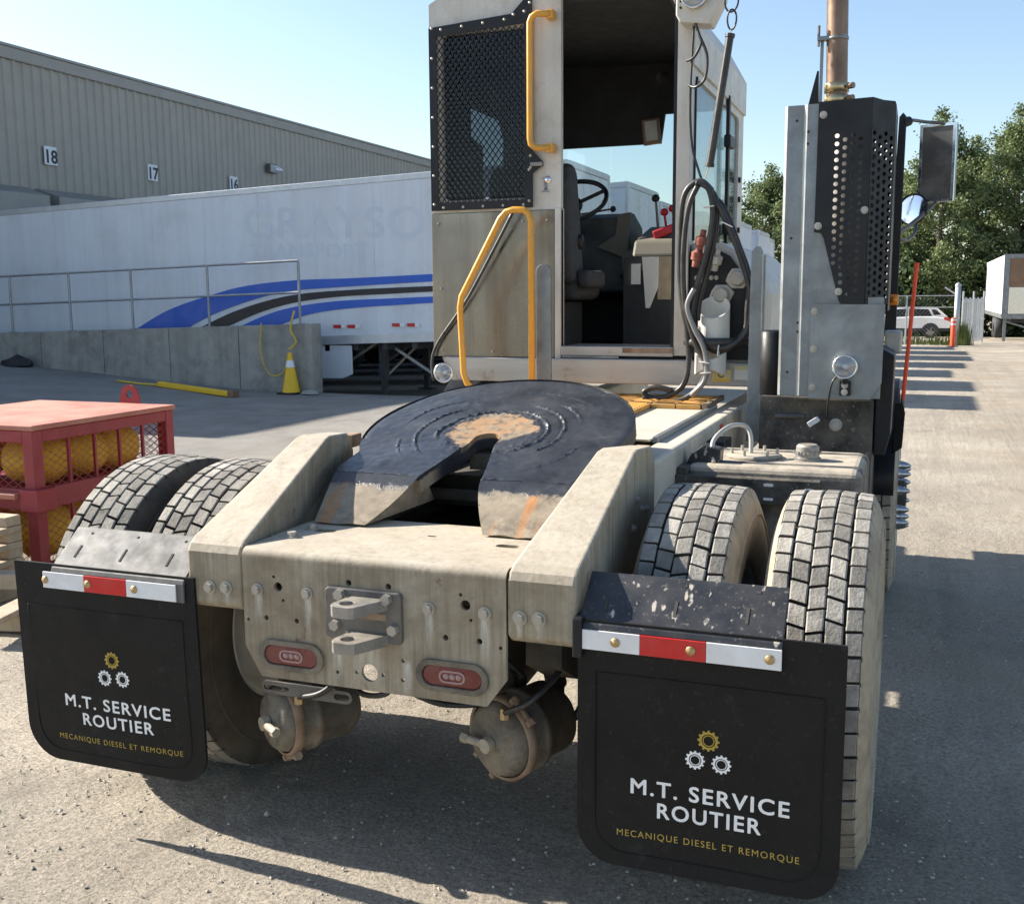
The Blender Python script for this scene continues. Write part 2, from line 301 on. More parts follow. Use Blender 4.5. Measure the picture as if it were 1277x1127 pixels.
# fifth wheel top: thick grease with a bare worn kidney round the throat
def grease_mat():
    M = bpy.data.materials.new('grease_plate'); M.use_nodes = True; t = M.node_tree; N = t.nodes; L = t.links
    b = N['Principled BSDF']
    tc = N.new('ShaderNodeTexCoord')
    def nz(s, d=8, r=.62, dist=0):
        n = N.new('ShaderNodeTexNoise'); n.inputs['Scale'].default_value = s; n.inputs['Detail'].default_value = d; n.inputs['Roughness'].default_value = r
        n.inputs['Distortion'].default_value = dist; L.new(tc.outputs['Object'], n.inputs[0]); return n.outputs['Fac']
    def mth(op, a, c=None):
        n = N.new('ShaderNodeMath'); n.operation = op
        for s, v in ((n.inputs[0], a), (n.inputs[1], c)):
            if v is None: continue
            if hasattr(v, 'links'): L.new(v, s)
            else: s.default_value = v
        return n.outputs[0]
    def rng(v, a, b_, c, d):
        n = N.new('ShaderNodeMapRange'); n.inputs[1].default_value = a; n.inputs[2].default_value = b_; n.inputs[3].default_value = c; n.inputs[4].default_value = d
        L.new(v, n.inputs[0]); return n.outputs[0]
    def mix(f, a, c):
        n = N.new('ShaderNodeMix'); n.data_type = 'RGBA'
        for s, v in ((n.inputs[0], f), (n.inputs[6], a), (n.inputs[7], c)):
            if hasattr(v, 'links'): L.new(v, s)
            else: s.default_value = (*v, 1)
        return n.outputs[2]
    sp = N.new('ShaderNodeSeparateXYZ'); L.new(tc.outputs['Object'], sp.inputs[0])
    x, y, z = sp.outputs
    dy = mth('SUBTRACT', y, .90); dx = mth('MULTIPLY', x, 1.0)
    r = mth('SQRT', mth('ADD', mth('MULTIPLY', dx, dx), mth('MULTIPLY', dy, dy)))
    rn = mth('ADD', r, mth('MULTIPLY', mth('SUBTRACT', nz(15, 9, .72), .5), .15))
    tt = mth('SUBTRACT', mth('ADD', dy, mth('MULTIPLY', nz(20), .06)), mth('MULTIPLY', x, .9))
    kid = mth('MULTIPLY', rng(rn, .145, .153, 1, 0), rng(tt, -.10, -.08, 0, 1))
    h0 = mth('SUBTRACT', mth('SUBTRACT', z, 1.012), mth('MULTIPLY', mth('SUBTRACT', y, .5), .272))
    kid = mth('MULTIPLY', kid, rng(h0, -.02, -.012, 0, 1))
    # leave the right flank greasy
    kid = mth('MULTIPLY', kid, rng(mth('ADD', x, mth('MULTIPLY', mth('SUBTRACT', nz(16), .5), .12)), .15, .16, 1, 0))
    grease = mix(rng(nz(6, 8, .65), .35, .65, 0, 1), (.014, .016, .020), (.042, .046, .053))
    tan = mix(rng(nz(11, 8, .65), .40, .62, 0, 1), (.235, .19, .13), (.33, .18, .08))
    tan = mix(rng(nz(24, 9, .72), .50, .62, 0, 1), tan, (.09, .075, .058))
    side = mix(rng(nz(16, 8, .65), .35, .65, 0, 1), (.19, .155, .112), (.33, .275, .20))
    side = mix(rng(nz(7, 9, .7), .54, .64, 0, .8), side, (.10, .082, .062))
    sr = N.new('ShaderNodeMapping'); sr.inputs['Scale'].default_value = (16, 1, 2); L.new(tc.outputs['Object'], sr.inputs[0])
    n2 = N.new('ShaderNodeTexNoise'); n2.inputs['Scale'].default_value = 1; n2.inputs['Detail'].default_value = 5; L.new(sr.outputs[0], n2.inputs[0])
    side = mix(rng(n2.outputs['Fac'], .58, .68, 0, .8), side, (.46, .19, .05))
    # top face in the tilted plate plane: z - (1 + .272 (y-.5)) > -6 mm counts as top
    hgt = mth('SUBTRACT', mth('SUBTRACT', z, 1.012), mth('MULTIPLY', mth('SUBTRACT', y, .5), .272))
    hgt = mth('ADD', hgt, mth('MULTIPLY', mth('SUBTRACT', nz(20, 8, .7), .5), .03))
    rear = rng(y, .60, .66, 1, 0)
    low = mth('MULTIPLY', rng(hgt, -.018, -.012, 1, 0), rear)
    grease = mix(rng(nz(11, 10, .75), .55, .68, 0, .45), grease, (.12, .118, .112))
    c = mix(kid, grease, tan); c = mix(low, c, side)
    L.new(c, b.inputs['Base Color'])
    bare = mth('MAXIMUM', kid, low)
    L.new(mth('MAXIMUM', rng(bare, 0, 1, 0, .9), rng(nz(4, 8, .7), .35, .65, .26, .48)), b.inputs['Roughness'])
    ringn = mth('ADD', r, mth('MULTIPLY', nz(4, 5, .6), .12))
    rings = mth('SINE', mth('MULTIPLY', ringn, 48))
    smear = mth('MULTIPLY', rng(rings, .55, 1, 0, 1), rng(nz(3.2, 5), .45, .6, 0, 1))
    h = mth('ADD', mth('ADD', mth('MULTIPLY', smear, .12), mth('MULTIPLY', nz(5, 6, .5), .5)), mth('MULTIPLY', bare, -.35))
    h = mth('ADD', h, mth('MULTIPLY', nz(60, 9, .7), .14))
    bn = N.new('ShaderNodeBump'); bn.inputs['Strength'].default_value = .5; bn.inputs['Distance'].default_value = .010
    L.new(h, bn.inputs['Height']); L.new(bn.outputs[0], b.inputs['Normal'])
    MATS['grease_plate'] = M
grease_mat()

# ------------------------------------------------------------------ mesh tools
class MB:
    def __init__(s): s.v = []; s.f = []; s.m = []
    def add(s, vs, fs, mi=0):
        o = len(s.v); s.v += [tuple(v) for v in vs]; s.f += [tuple(i+o for i in f) for f in fs]; s.m += [mi]*len(fs); return s
    def box(s, a, b, mi=0):
        (x0, y0, z0), (x1, y1, z1) = a, b
        return s.add([(x0,y0,z0),(x1,y0,z0),(x1,y1,z0),(x0,y1,z0),(x0,y0,z1),(x1,y0,z1),(x1,y1,z1),(x0,y1,z1)],
                     [(3,2,1,0),(4,5,6,7),(0,1,5,4),(1,2,6,5),(2,3,7,6),(3,0,4,7)], mi)
    def obox(s, c, size, ax, ay, mi=0):
        ax = Vector(ax).normalized(); ay = Vector(ay); ay = (ay-ax*ay.dot(ax)).normalized(); az = ax.cross(ay); c = Vector(c)
        hx, hy, hz = (k/2 for k in size); P = []
        for z in (-hz, hz):
            for x, y in ((-hx,-hy),(hx,-hy),(hx,hy),(-hx,hy)): P.append(c+ax*x+ay*y+az*z)
        return s.add(P, [(3,2,1,0),(4,5,6,7),(0,1,5,4),(1,2,6,5),(2,3,7,6),(3,0,4,7)], mi)
    def prism(s, poly, axis, d0, d1, mi=0, holes=(), shear=None):
        """poly in the other two axes; X-axis prism: (y,z); Y: (x,z); Z: (x,y)"""
        def P(p, d):
            if axis == 'X': return (d, p[0], p[1])
            if axis == 'Y': return (p[0], d, p[1])
            return (p[0], p[1], d)
        loops = [list(poly)]+[list(h) for h in holes]
        flat = [p for l in loops for p in l]; n = len(flat)
        if holes: tris = tessellate_polygon([[Vector((p[0], p[1], 0)) for p in l] for l in loops])
        else: tris = [tuple(range(n))] if True else None
        vs = [P(p, d0) for p in flat]+[P(p, d1) for p in flat]
        fs = [tuple(t) for t in tris]+[tuple(i+n for i in reversed(t)) for t in tris]
        o = 0
        for l in loops:
            k = len(l)
            for i in range(k): fs.append((o+i, o+(i+1)%k, o+(i+1)%k+n, o+i+n))
            o += k
        return s.add(vs, fs, mi)
    def cyl(s, a, b, r, n=16, r2=None, caps=True, mi=0):
        a = Vector(a); b = Vector(b); d = (b-a).normalized(); r2 = r if r2 is None else r2
        u = d.orthogonal().normalized(); w = d.cross(u); P = []
        for c, rr in ((a, r), (b, r2)):
            for i in range(n):
                t = 2*math.pi*i/n; P.append(c+u*(rr*math.cos(t))+w*(rr*math.sin(t)))
        fs = [(i, (i+1)%n, (i+1)%n+n, i+n) for i in range(n)]
        if caps: fs += [tuple(range(n-1, -1, -1)), tuple(range(n, 2*n))]
        return s.add(P, fs, mi)
    def tube(s, path, r, n=8, mi=0, closed=False):
        P = [Vector(p) for p in path]; k = len(P); vs = []
        up = None
        for i in range(k):
            if closed: d = (P[(i+1)%k]-P[i-1]).normalized()
            else: d = (P[min(i+1, k-1)]-P[max(i-1, 0)]).normalized()
            if up is None: up = d.orthogonal().normalized()
            up = (up-d*up.dot(d)).normalized(); w = d.cross(up)
            rr = r[i] if isinstance(r, (list, tuple)) else r
            for j in range(n):
                t = 2*math.pi*j/n; vs.append(P[i]+up*(rr*math.cos(t))+w*(rr*math.sin(t)))
        fs = []
        for i in range(k if closed else k-1):
            a = i*n; b = ((i+1)%k)*n
            for j in range(n): fs.append((a+j, a+(j+1)%n, b+(j+1)%n, b+j))
        if not closed: fs += [tuple(range(n-1, -1, -1)), tuple(range((k-1)*n, k*n))]
        return s.add(vs, fs, mi)
    def lathe(s, prof, c, axis, n=32, mi=0, mis=None):
        """prof: (radius, along-axis); axis a unit vector"""
        c = Vector(c); d = Vector(axis).normalized(); u = d.orthogonal().normalized(); w = d.cross(u)
        k = len(prof); vs = []
        for i in range(n):
            t = 2*math.pi*i/n; e = u*math.cos(t)+w*math.sin(t)
            for r, h in prof: vs.append(c+e*r+d*h)
        for j in range(k-1):
            fs = [(i*k+j, i*k+j+1, ((i+1)%n)*k+j+1, ((i+1)%n)*k+j) for i in range(n)]
            o = len(s.v) if j == 0 else o
            if j == 0: s.v += [tuple(v) for v in vs]
            s.f += [tuple(x+o for x in f) for f in fs]; s.m += [mis[j] if mis else mi]*n
        return s
    def build(s, name, mats, parent=None, smooth=False, bevel=0, seg=2, auto=None):
        me = bpy.data.meshes.new(name); me.from_pydata(s.v, [], s.f); me.validate()
        for mm in (mats if isinstance(mats, (list, tuple)) else [mats]): me.materials.append(MATS[mm])
        if len(me.polygons) == len(s.m): me.polygons.foreach_set('material_index', s.m)
        bm = bmesh.new(); bm.from_mesh(me); bmesh.ops.recalc_face_normals(bm, faces=bm.faces); bm.to_mesh(me); bm.free()
        if smooth: me.shade_smooth()
        if auto is not None:
            me.shade_smooth(); me.set_sharp_from_angle(angle=R_(auto))
        o = bpy.data.objects.new(name, me); COL.objects.link(o)
        if parent is not None: o.parent = parent
        if bevel:
            md = o.modifiers.new('bevel', 'BEVEL'); md.width = bevel; md.segments = seg; md.limit_method = 'ANGLE'; md.angle_limit = R_(35)
            md.harden_normals = False
        return o

def catmull(pts, sub=8):
    P = [Vector(p) for p in pts]; out = []
    for i in range(len(P)-1):
        a = P[max(i-1, 0)]; b = P[i]; c = P[i+1]; d = P[min(i+2, len(P)-1)]
        for k in range(sub):
            t = k/sub
            out.append(.5*((2*b)+(c-a)*t+(2*a-5*b+4*c-d)*t*t+(3*b-a-3*c+d)*t**3))
    return out+[P[-1]]
def circle(cx, cy, r, n=14, ph=0): return [(cx+r*math.cos(ph+2*math.pi*i/n), cy+r*math.sin(ph+2*math.pi*i/n)) for i in range(n)]
def oval(cx, cy, w, h, n=8):
    r = h/2; d = w/2-r; P = []
    for i in range(n+1): t = -math.pi/2+math.pi*i/n; P.append((cx+d+r*math.cos(t), cy+r*math.sin(t)))
    for i in range(n+1): t = math.pi/2+math.pi*i/n; P.append((cx-d+r*math.cos(t), cy+r*math.sin(t)))
    return P
def rrect(x0, x1, z0, z1, rs, n=6):
    """rounded rectangle, radii (bl, br, tr, tl)"""
    P = []
    for (cx, cz, a0, r) in ((x0, z0, math.pi, rs[0]), (x1, z0, 1.5*math.pi, rs[1]), (x1, z1, 0, rs[2]), (x0, z1, .5*math.pi, rs[3])):
        if r <= 0: P.append((cx, cz)); continue
        ccx = cx+(r if cx == x0 else -r); ccz = cz+(r if cz == z0 else -r)
        for i in range(n+1): t = a0+.5*math.pi*i/n; P.append((ccx+r*math.cos(t), ccz+r*math.sin(t)))
    return P
def tag(o, label=None, cat=None, group=None, kind=None):
    if label: o['label'] = label
    if cat: o['category'] = cat
    if group: o['group'] = group
    if kind: o['kind'] = kind
    return o
def empty(name, loc, rz=0):
    o = bpy.data.objects.new(name, None); COL.objects.link(o); o.location = loc; o.rotation_euler = (0, 0, rz); o.empty_display_size = .2
    return o
def text_mesh(name, s, size, material, parent, mtx, extrude=.001, offset=0.0, spacing=1.0, align='CENTER', shear=0, sx=1.0):
    c = bpy.data.curves.new(name, 'FONT'); c.body = s; c.size = size; c.align_x = align; c.extrude = extrude
    c.offset = offset; c.space_character = spacing; c.shear = shear; c.resolution_u = 4
    t = bpy.data.objects.new('tmp', c); COL.objects.link(t)
    bpy.context.view_layer.update()
    me = bpy.data.meshes.new_from_object(t.evaluated_get(bpy.context.evaluated_depsgraph_get()))
    bpy.data.objects.remove(t); bpy.data.curves.remove(c)
    me.transform(mtx @ Matrix.Diagonal((sx, 1, 1, 1))); me.name = name; me.materials.clear(); me.materials.append(MATS[material])
    o = bpy.data.objects.new(name, me); COL.objects.link(o); o.parent = parent
    return o
def facing_back(x, y, z):      # text plane whose face looks towards -Y
    return Matrix.Translation((x, y, z)) @ Matrix.Rotation(math.pi/2, 4, 'X')
def copy_tree(o, parent=None):
    c = o.copy(); COL.objects.link(c); c.parent = parent
    for ch in list(o.children): copy_tree(ch, c)
    return c

# ------------------------------------------------------------------ ground
def sstep(a, b, x):
    t = np.clip((x-a)/(b-a), 0, 1); return t*t*(3-2*t)
def zg(X, Y):
    X = np.asarray(X, float); Y = np.asarray(Y, float)
    z = -.024-.0085*np.clip(Y-2, 0, 40)-.024*np.clip(Y-42, 0, 22)
    ramp = np.clip(.07*(-9.6-X), 0, 1.0)*sstep(5, 11, Y)
    pit = -.10*sstep(14.31, 14.35, Y)-.030*np.clip(-6-X, 0, 14)*sstep(14.31, 14.35, Y)
    front = Y < 14.33
    return z+np.where(front, ramp, np.where((X < -6), pit, 0))
def lattice(x, y, f, seed):
    T = np.random.RandomState(seed).rand(256, 256)
    xi = x*f; yi = y*f; x0 = np.floor(xi).astype(int); y0 = np.floor(yi).astype(int)
    fx = xi-x0; fy = yi-y0; fx = fx*fx*(3-2*fx); fy = fy*fy*(3-2*fy)
    a = T[x0 % 256][:, y0 % 256]; b = T[(x0+1) % 256][:, y0 % 256]; c = T[x0 % 256][:, (y0+1) % 256]; d = T[(x0+1) % 256][:, (y0+1) % 256]
    fx = fx[:, None]; fy = fy[None, :]
    return (a*(1-fx)+b*fx)*(1-fy)+(c*(1-fx)+d*fx)*fy-.5
def ground():
    xs = np.concatenate([np.array([-420, -200, -100, -60]), np.arange(-40, -20, 2.0), np.arange(-20, -6, .35), np.arange(-6, -2.4, .045),
                         np.arange(-2.4, 3.0, .0115), np.arange(3.0, 6, .06), np.arange(6, 14, .5), np.array([16, 20, 28, 40, 70, 120, 220, 420])])
    ys = np.concatenate([np.array([-30, -12, -6, -3, -1.6]), np.arange(-.9, 2.6, .0115), np.arange(2.6, 7, .035), np.arange(7, 14.25, .15),
                         np.array([14.31, 14.35]), np.arange(14.5, 34, .4), np.arange(34, 70, 1.5), np.array([75, 90, 120, 180, 300, 600])])
    x, y = np.meshgrid(xs, ys, indexing='ij')
    z = zg(x, y)
    z = z+.012*lattice(xs, ys, 1.4, 1)+.006*lattice(xs, ys, 6, 2)
    z = z+.0045*lattice(xs, ys, 17, 3)+.0035*lattice(xs, ys, 41, 4)
    g = lattice(xs, ys, 23, 5); z = z+.010*np.clip(g-.22, 0, 1)
    nx, ny = len(xs), len(ys)
    me = bpy.data.meshes.new('ground')
    co = np.stack([x, y, z], -1).reshape(-1, 3).astype(np.float32)
    i, j = np.meshgrid(np.arange(nx-1), np.arange(ny-1), indexing='ij'); a = (i*ny+j).ravel()
    q = np.stack([a, a+ny, a+ny+1, a+1], -1).astype(np.int32)
    me.vertices.add(len(co)); me.vertices.foreach_set('co', co.ravel())
    me.loops.add(q.size); me.loops.foreach_set('vertex_index', q.ravel())
    me.polygons.add(len(q)); me.polygons.foreach_set('loop_start', np.arange(0, q.size, 4, dtype=np.int32))
    me.update(calc_edges=True); me.validate(); me.shade_smooth()
    me.materials.append(MATS['ground'])
    o = bpy.data.objects.new('ground', me); COL.objects.link(o); tag(o, kind='structure')
ground()
def scatter_stones(n):
    rs = random.Random(3); b = MB()
    ico = [(0,0,1),(.9,0,.2),(.28,.85,.2),(-.72,.53,.2),(-.72,-.53,.2),(.28,-.85,.2),(0,0,-.7)]
    tri = [(0,1,2),(0,2,3),(0,3,4),(0,4,5),(0,5,1),(6,2,1),(6,3,2),(6,4,3),(6,5,4),(6,1,5)]
    for k in range(n):
        x = rs.uniform(-3.0, 3.4); y = -.7+rs.random()**1.6*7
        s = .0022+.006*rs.random()**3.5
        if rs.random() < .02: s *= 1.8
        a = rs.random()*6.28; c, d = math.cos(a), math.sin(a); ex = rs.uniform(.7, 1.3); ez = rs.uniform(.5, .9)
        z = float(zg(x, y))+s*.25
        b.add([(x+s*(p[0]*c*ex-p[1]*d), y+s*(p[0]*d*ex+p[1]*c), z+s*ez*p[2]*rs.uniform(.8, 1.2)) for p in ico], tri)
    tag(b.build('loose_gravel', 'stone'), 'small loose stones strewn over the dusty yard', 'gravel', kind='stuff')
scatter_stones(14000)

# ------------------------------------------------------------------ warehouse
def warehouse():
    W = empty('warehouse', (-18.9, 30, 0)); X = -18.9
    tag(W, 'grey ribbed metal warehouse with numbered dock doors behind the trailers', 'building')
    W.location = (0, 0, 0)
    y0, y1, zt = 9.0, 110.0, 7.42
    # ribbed siding in real relief, one sheet per 7.2 m bay
    y = y0
    while y < y1:
        b = MB(); P = []; ye = min(y+7.2, y1); k = y
        while k < ye-1e-6:
            P += [(X, k), (X, k+.16), (X+.045, k+.20), (X+.045, k+.26)]; k += .30
        P.append((X, ye))
        n = len(P); vs = [(p[0], p[1], -1.2) for p in P]+[(p[0], p[1], zt-.28) for p in P]
        b.add(vs, [(i, i+1, i+1+n, i+n) for i in range(n-1)])
        b.build('siding_sheet', 'siding', W); y += 7.2
    MB().box((X-30, y0, -1.2), (X-.02, y1, zt-.3)).build('inner_block', 'siding_trim', W)
    MB().box((X-30, y0-.05, zt-.28), (X+.10, y1, zt)).build('parapet_trim', 'siding_trim', W, bevel=.02)
    MB().box((X+.02, y0-.05, zt), (X+.13, y1, zt+.06)).build('roof_cap', 'siding_trim', W)
    for s, yy, zz in (('18', 18.87, 5.07), ('17', 22.65, 5.05), ('16', 26.45, 5.10), ('15', 30.2, 5.1)):
        sg = MB().box((X+.05, yy-.20, zz-.22), (X+.075, yy+.20, zz+.22)).build('number_sign', 'sign_white', W)
        text_mesh('number', s, .44, 'sign_black', sg, Matrix.Translation((X+.079, yy, zz-.17)) @ Matrix.Rotation(math.pi/2, 4, 'Z') @ Matrix.Rotation(math.pi/2, 4, 'X'), .002, .012)
    lp = MB().box((X+.05, 28.3, 5.62), (X+.22, 28.75, 5.92)).build('wall_lamp', 'steel_dark', W, bevel=.03)
    MB().prism([(X+.22, 5.64), (X+.42, 5.70), (X+.42, 5.76), (X+.22, 5.88)], 'Y', 28.33, 28.72).build('lamp_lens', 'sign_white', lp)
    # padded dock shelters
    for yc in (16.3, 20.1, 23.8, 27.5):
        s = MB()
        s.prism([(X+.02, 4.25), (X+.75, 4.02), (X+.75, 3.55), (X+.02, 3.55)], 'Y', yc-1.75, yc+1.75)
        s.box((X+.02, yc-1.75, .2), (X+.7, yc-1.42, 3.55)); s.box((X+.02, yc+1.42, .2), (X+.7, yc+1.75, 3.55))
        s.build('dock_shelter', 'siding_trim', W, bevel=.02)
warehouse()

# ------------------------------------------------------------------ trailers in the docks
PITCH = 3.62
def trailer(first, yside, xf, zb, label, proto=None, dx=0):
    T = empty('semi_trailer', (0, 0, 0)); tag(T, label, 'trailer', 'white trailers backed into the dock row')
    L = 14.6
    def tz(x): return .034*(x-xf)
    def bx(x0, y0, z0, x1, y1, z1, name, m, bevel=0, par=T):
        b = MB(); v = [(x, y, z+tz(x)) for z in (z0, z1) for x, y in ((x0, y0), (x1, y0), (x1, y1), (x0, y1))]
        b.add(v, [(3,2,1,0),(4,5,6,7),(0,1,5,4),(1,2,6,5),(2,3,7,6),(3,0,4,7)]); return b.build(name, m, par, bevel=bevel)
    y0, y1 = yside, yside+2.6; zt = zb+2.95
    bx(xf-L, y0+.012, zb+.06, xf-.02, y1-.012, zt-.02, 'body', 'trailer_white')
    n = 12; w = L/n
    if first:
        for k in range(n):
            bx(xf-(k+1)*w+.0015, y0, zb+.17, xf-k*w-.0015, y0+.011, zt-.10, 'side_panel', 'trailer_white')
    bx(xf-L, y0-.016, zb, xf, y0+.03, zb+.17, 'bottom_rail', 'trailer_rail', .006)
    bx(xf-L, y0-.012, zt-.10, xf, y0+.03, zt+.012, 'top_rail', 'trailer_rail', .01)
    # front wall with corner posts
    for yy in (y0-.01, y1-.09):
        bx(xf-.06, yy, zb, xf+.02, yy+.10, zt, 'corner_post', 'trailer_rail', .02)
    bx(xf-.03, y0+.1, zt-.10, xf+.012, y1-.1, zt+.01, 'front_rail', 'trailer_rail', .01)
    for k in range(3):
        bx(xf-.02, y0+.10+k*.80, zb+.1, xf+.004, y0+.10+k*.80+.79, zt-.11, 'front_panel', 'trailer_white')
    zgr = float(zg(xf-3, min(yside, 16)+1.0))
    # landing gear, crossmembers, wheels
    for yy in (y0+.30, y1-.44):
        x = xf-3.7; g = MB()
        g.box((x-.07, yy, zgr+.35), (x+.07, yy+.14, zb+tz(x))); g.box((x-.05, yy+.02, zgr+.03), (x+.05, yy+.12, zgr+.4)); g.box((x-.16, yy-.04, zgr), (x+.16, yy+.18, zgr+.03))
        g.build('landing_gear', 'trailer_under', T)
    g = MB(); x = xf-3.7
    g.obox((x, (y0+y1)/2, zb-.42), (2.0, .05, .05), (0, 1, .38), (1, 0, 0)); g.obox((x, (y0+y1)/2, zb-.42), (2.0, .05, .05), (0, 1, -.38), (1, 0, 0))
    g.obox((x-.55, y0+.37, zb-.38), (1.25, .05, .05), (1, 0, .6), (0, 1, 0)); g.obox((x-.55, y1-.37, zb-.38), (1.25, .05, .05), (1, 0, .6), (0, 1, 0))
    g.obox((x+.5, y0+.37, zb-.38), (1.2, .05, .05), (1, 0, -.6), (0, 1, 0))
    g.build('gear_brace', 'rail_steel' if first else 'trailer_under', T)
    g = MB(); x = xf-.5
    while x > xf-L: g.box((x-.05, y0+.03, zb-.12+tz(x)), (x+.05, y1-.03, zb+.05+tz(x))); x -= .6
    g.box((xf-L, y0+.6, zb-.35-.3), (xf-L+4.5, y1-.6, zb-.12-.3))
    g.build('crossmembers', 'trailer_under', T)
    for xa in (xf-L+1.4, xf-L+2.7):
        for yy, e in ((y0+.05, 1), (y1-.05, -1)):
            zc = zgr+.5+tz(xa)+.0
            w_ = MB().lathe([(.26, -.02), (.28, 0), (.48, .02), (.5, .07), (.5, .50), (.48, .55), (.26, .56)], (xa, yy, zc), (0, e, 0), 24, mi=0)
            w_.build('wheel', 'trailer_under', T, smooth=True)
    return T
TZB = .865
T1 = trailer(True, 15.0, -4.25, TZB, 'white trailer with curved blue and black stripes behind the concrete wall')
# painted sweep on the near side, flat vinyl a few millimetres proud of the panels
def band(up, lo, m, name):
    U = [px(0+.4385*a, 40+.4385*b, 'Y', 14.985) for a, b in up]; Lw = [px(.4385*a, 40+.4385*b, 'Y', 14.985) for a, b in lo]
    U = catmull(U, 6); Lw = catmull(Lw, 6); n = len(U)
    # run on to the front corner
    U.append(Vector((-4.35, 14.985, U[-1].z+.034*(-4.35-U[-1].x)))); Lw.append(Vector((-4.35, 14.985, Lw[-1].z+.034*(-4.35-Lw[-1].x)))); n += 1
    v = [tuple(p) for p in U]+[tuple(p) for p in Lw]; v += [(a, 14.997, c) for a, _, c in v]
    f = [(i, i+1, n+i+1, n+i) for i in range(n-1)]+[(2*n+i, 3*n+i, 3*n+i+1, 2*n+i+1) for i in range(n-1)]
    f += [(i, 2*n+i, 2*n+i+1, i+1) for i in range(n-1)]+[(n+i, n+i+1, 3*n+i+1, 3*n+i) for i in range(n-1)]
    MB().add(v, f).build(name, m, T1)
band([(390,843),(480,790),(600,748),(700,722),(840,706),(1000,700),(1235,688)], [(535,840),(620,797),(740,755),(840,735),(960,726),(1100,717),(1235,709)], 'stripe_blue', 'blue_stripe')
band([(570,840),(660,797),(760,764),(860,744),(1000,733),(1120,727),(1235,722)], [(650,836),(740,797),(840,769),(960,753),(1100,745),(1170,741),(1235,738)], 'stripe_black', 'black_stripe')
band([(685,836),(760,803),(840,781),(960,765),(1100,758),(1170,755),(1235,752)], [(790,836),(860,808),(940,792),(1040,782),(1120,777),(1180,773),(1235,770)], 'stripe_blue', 'blue_stripe')
def side_text(s, x0, y0, x1, y1, name):
    a = px(x0, y1, 'Y', 14.9975); b = px(x0, y0, 'Y', 14.9975); e = px(x1, y1, 'Y', 14.9975)
    h = b.z-a.z; ang = math.atan2(e.z-a.z, e.x-a.x)
    mt = Matrix.Translation(a) @ Matrix.Rotation(-ang, 4, 'Y') @ Matrix.Rotation(math.pi/2, 4, 'X')
    return text_mesh(name, s, h/.72, 'trailer_ghost', T1, mt, .0008, .008, 1.05, 'LEFT', 0, 1.22)
side_text('GRAYSON', 302, 258, 538, 296, 'faded_lettering')
side_text('TRANSPORT', 312, 304, 430, 321, 'faded_lettering')
for xa in (948, 988, 1115, 1158):
    p = px(.4385*xa, 40+.4385*(837 if xa < 1050 else 833), 'Y', 14.98); q = px(.4385*(xa+22), 40+.4385*840, 'Y', 14.98)
    MB().box((p.x, 14.975, p.z-.03), (q.x, 14.984, p.z+.03)).build('red_reflector', 'tape_red', T1)
    MB().box((q.x+.004, 14.975, p.z-.03), (q.x+.10, 14.984, p.z+.03)).build('white_reflector', 'tape_white', T1)
a = px(392, 430, 'Y', 15.05); b_ = px(440, 472, 'Y', 15.05)
MB().prism([(a.x-1.0, a.z), (b_.x, a.z), (b_.x, b_.z+.08), (b_.x-.2, b_.z), (a.x-1.0, b_.z-.02)], 'Y', 15.03, 15.07).build('side_skirt', 'trailer_white', T1, bevel=.01)
labs = ['plain white trailer nose seen through the cab doorway beside the striped trailer', 'white trailer nose right of the steering wheel, seen through the cab',
        'white trailer nose behind the hoses, third beyond the striped trailer', 'white trailer nose behind the hoses, fourth beyond the striped trailer',
        'white trailer nose left of the exhaust guard, fifth beyond the striped trailer', 'farthest white trailer of the dock row']
Trow = []
for k, (xf, dz) in enumerate(((-4.15, -.02), (-4.35, -.08), (-4.0, -.06), (-3.7, -.06), (-3.6, -.12), (-3.9, -.12))):
    Trow.append(trailer(False, 15.0+PITCH*(k+1)+.12*(k%2), xf, TZB+dz-.02*k, labs[k]))
sg = px(948, 303, 'X', -3.66)
MB().box((-3.58, 29.9, 2.25), (-3.55, 31.0, 2.75)).build('blue_sign', 'sign_white', Trow[3])
MB().box((-3.552, 30.05, 2.36), (-3.545, 30.85, 2.64)).build('blue_lettering', 'stripe_blue', Trow[3])

# ------------------------------------------------------------------ retaining wall, railing, cone
def dock_wall():
    Wl = MB(); x0, x1 = -18.0, -8.72
    # top falls gently towards the warehouse, as measured
    def top(x): return 1.115+.028*(x+8.78)
    n = 6; step = (x1-x0)/n
    Wo = empty('retaining_wall', (0, 0, 0)); tag(Wo, 'low grey concrete wall beside the loading dock, topped by a railing', 'wall')
    for k in range(n):
        a, b2 = x0+k*step+.006, x0+(k+1)*step-.006
        MB().prism([(a, -.9), (b2, -.9), (b2, top(b2)), (a, top(a))], 'Y', 14.12, 14.45).build('concrete_panel', 'concrete', Wo, bevel=.012)
    R = empty('handrail', (0, 0, 0)); tag(R, 'two-rail grey pipe railing along the concrete dock wall', 'railing')
    xr = -9.05; zz = lambda x, h: top(x)+h
    posts = [-9.05, -11.0, -12.75, -14.25, -15.75, -17.3]
    for p in posts: MB().cyl((p, 14.28, top(p)-.02), (p, 14.28, top(p)+1.12), .024, 10).build('rail_post', 'rail_steel', R, smooth=False)
    for h in (1.12, .56): MB().cyl((xr, 14.28, zz(xr, h)), (-18, 14.28, zz(-18, h)), .022, 10).build('rail_bar', 'rail_steel', R)
    for p in posts: MB().box((p-.06, 14.22, top(p)), (p+.06, 14.34, top(p)+.012)).build('base_plate', 'rail_steel', R)
dock_wall()
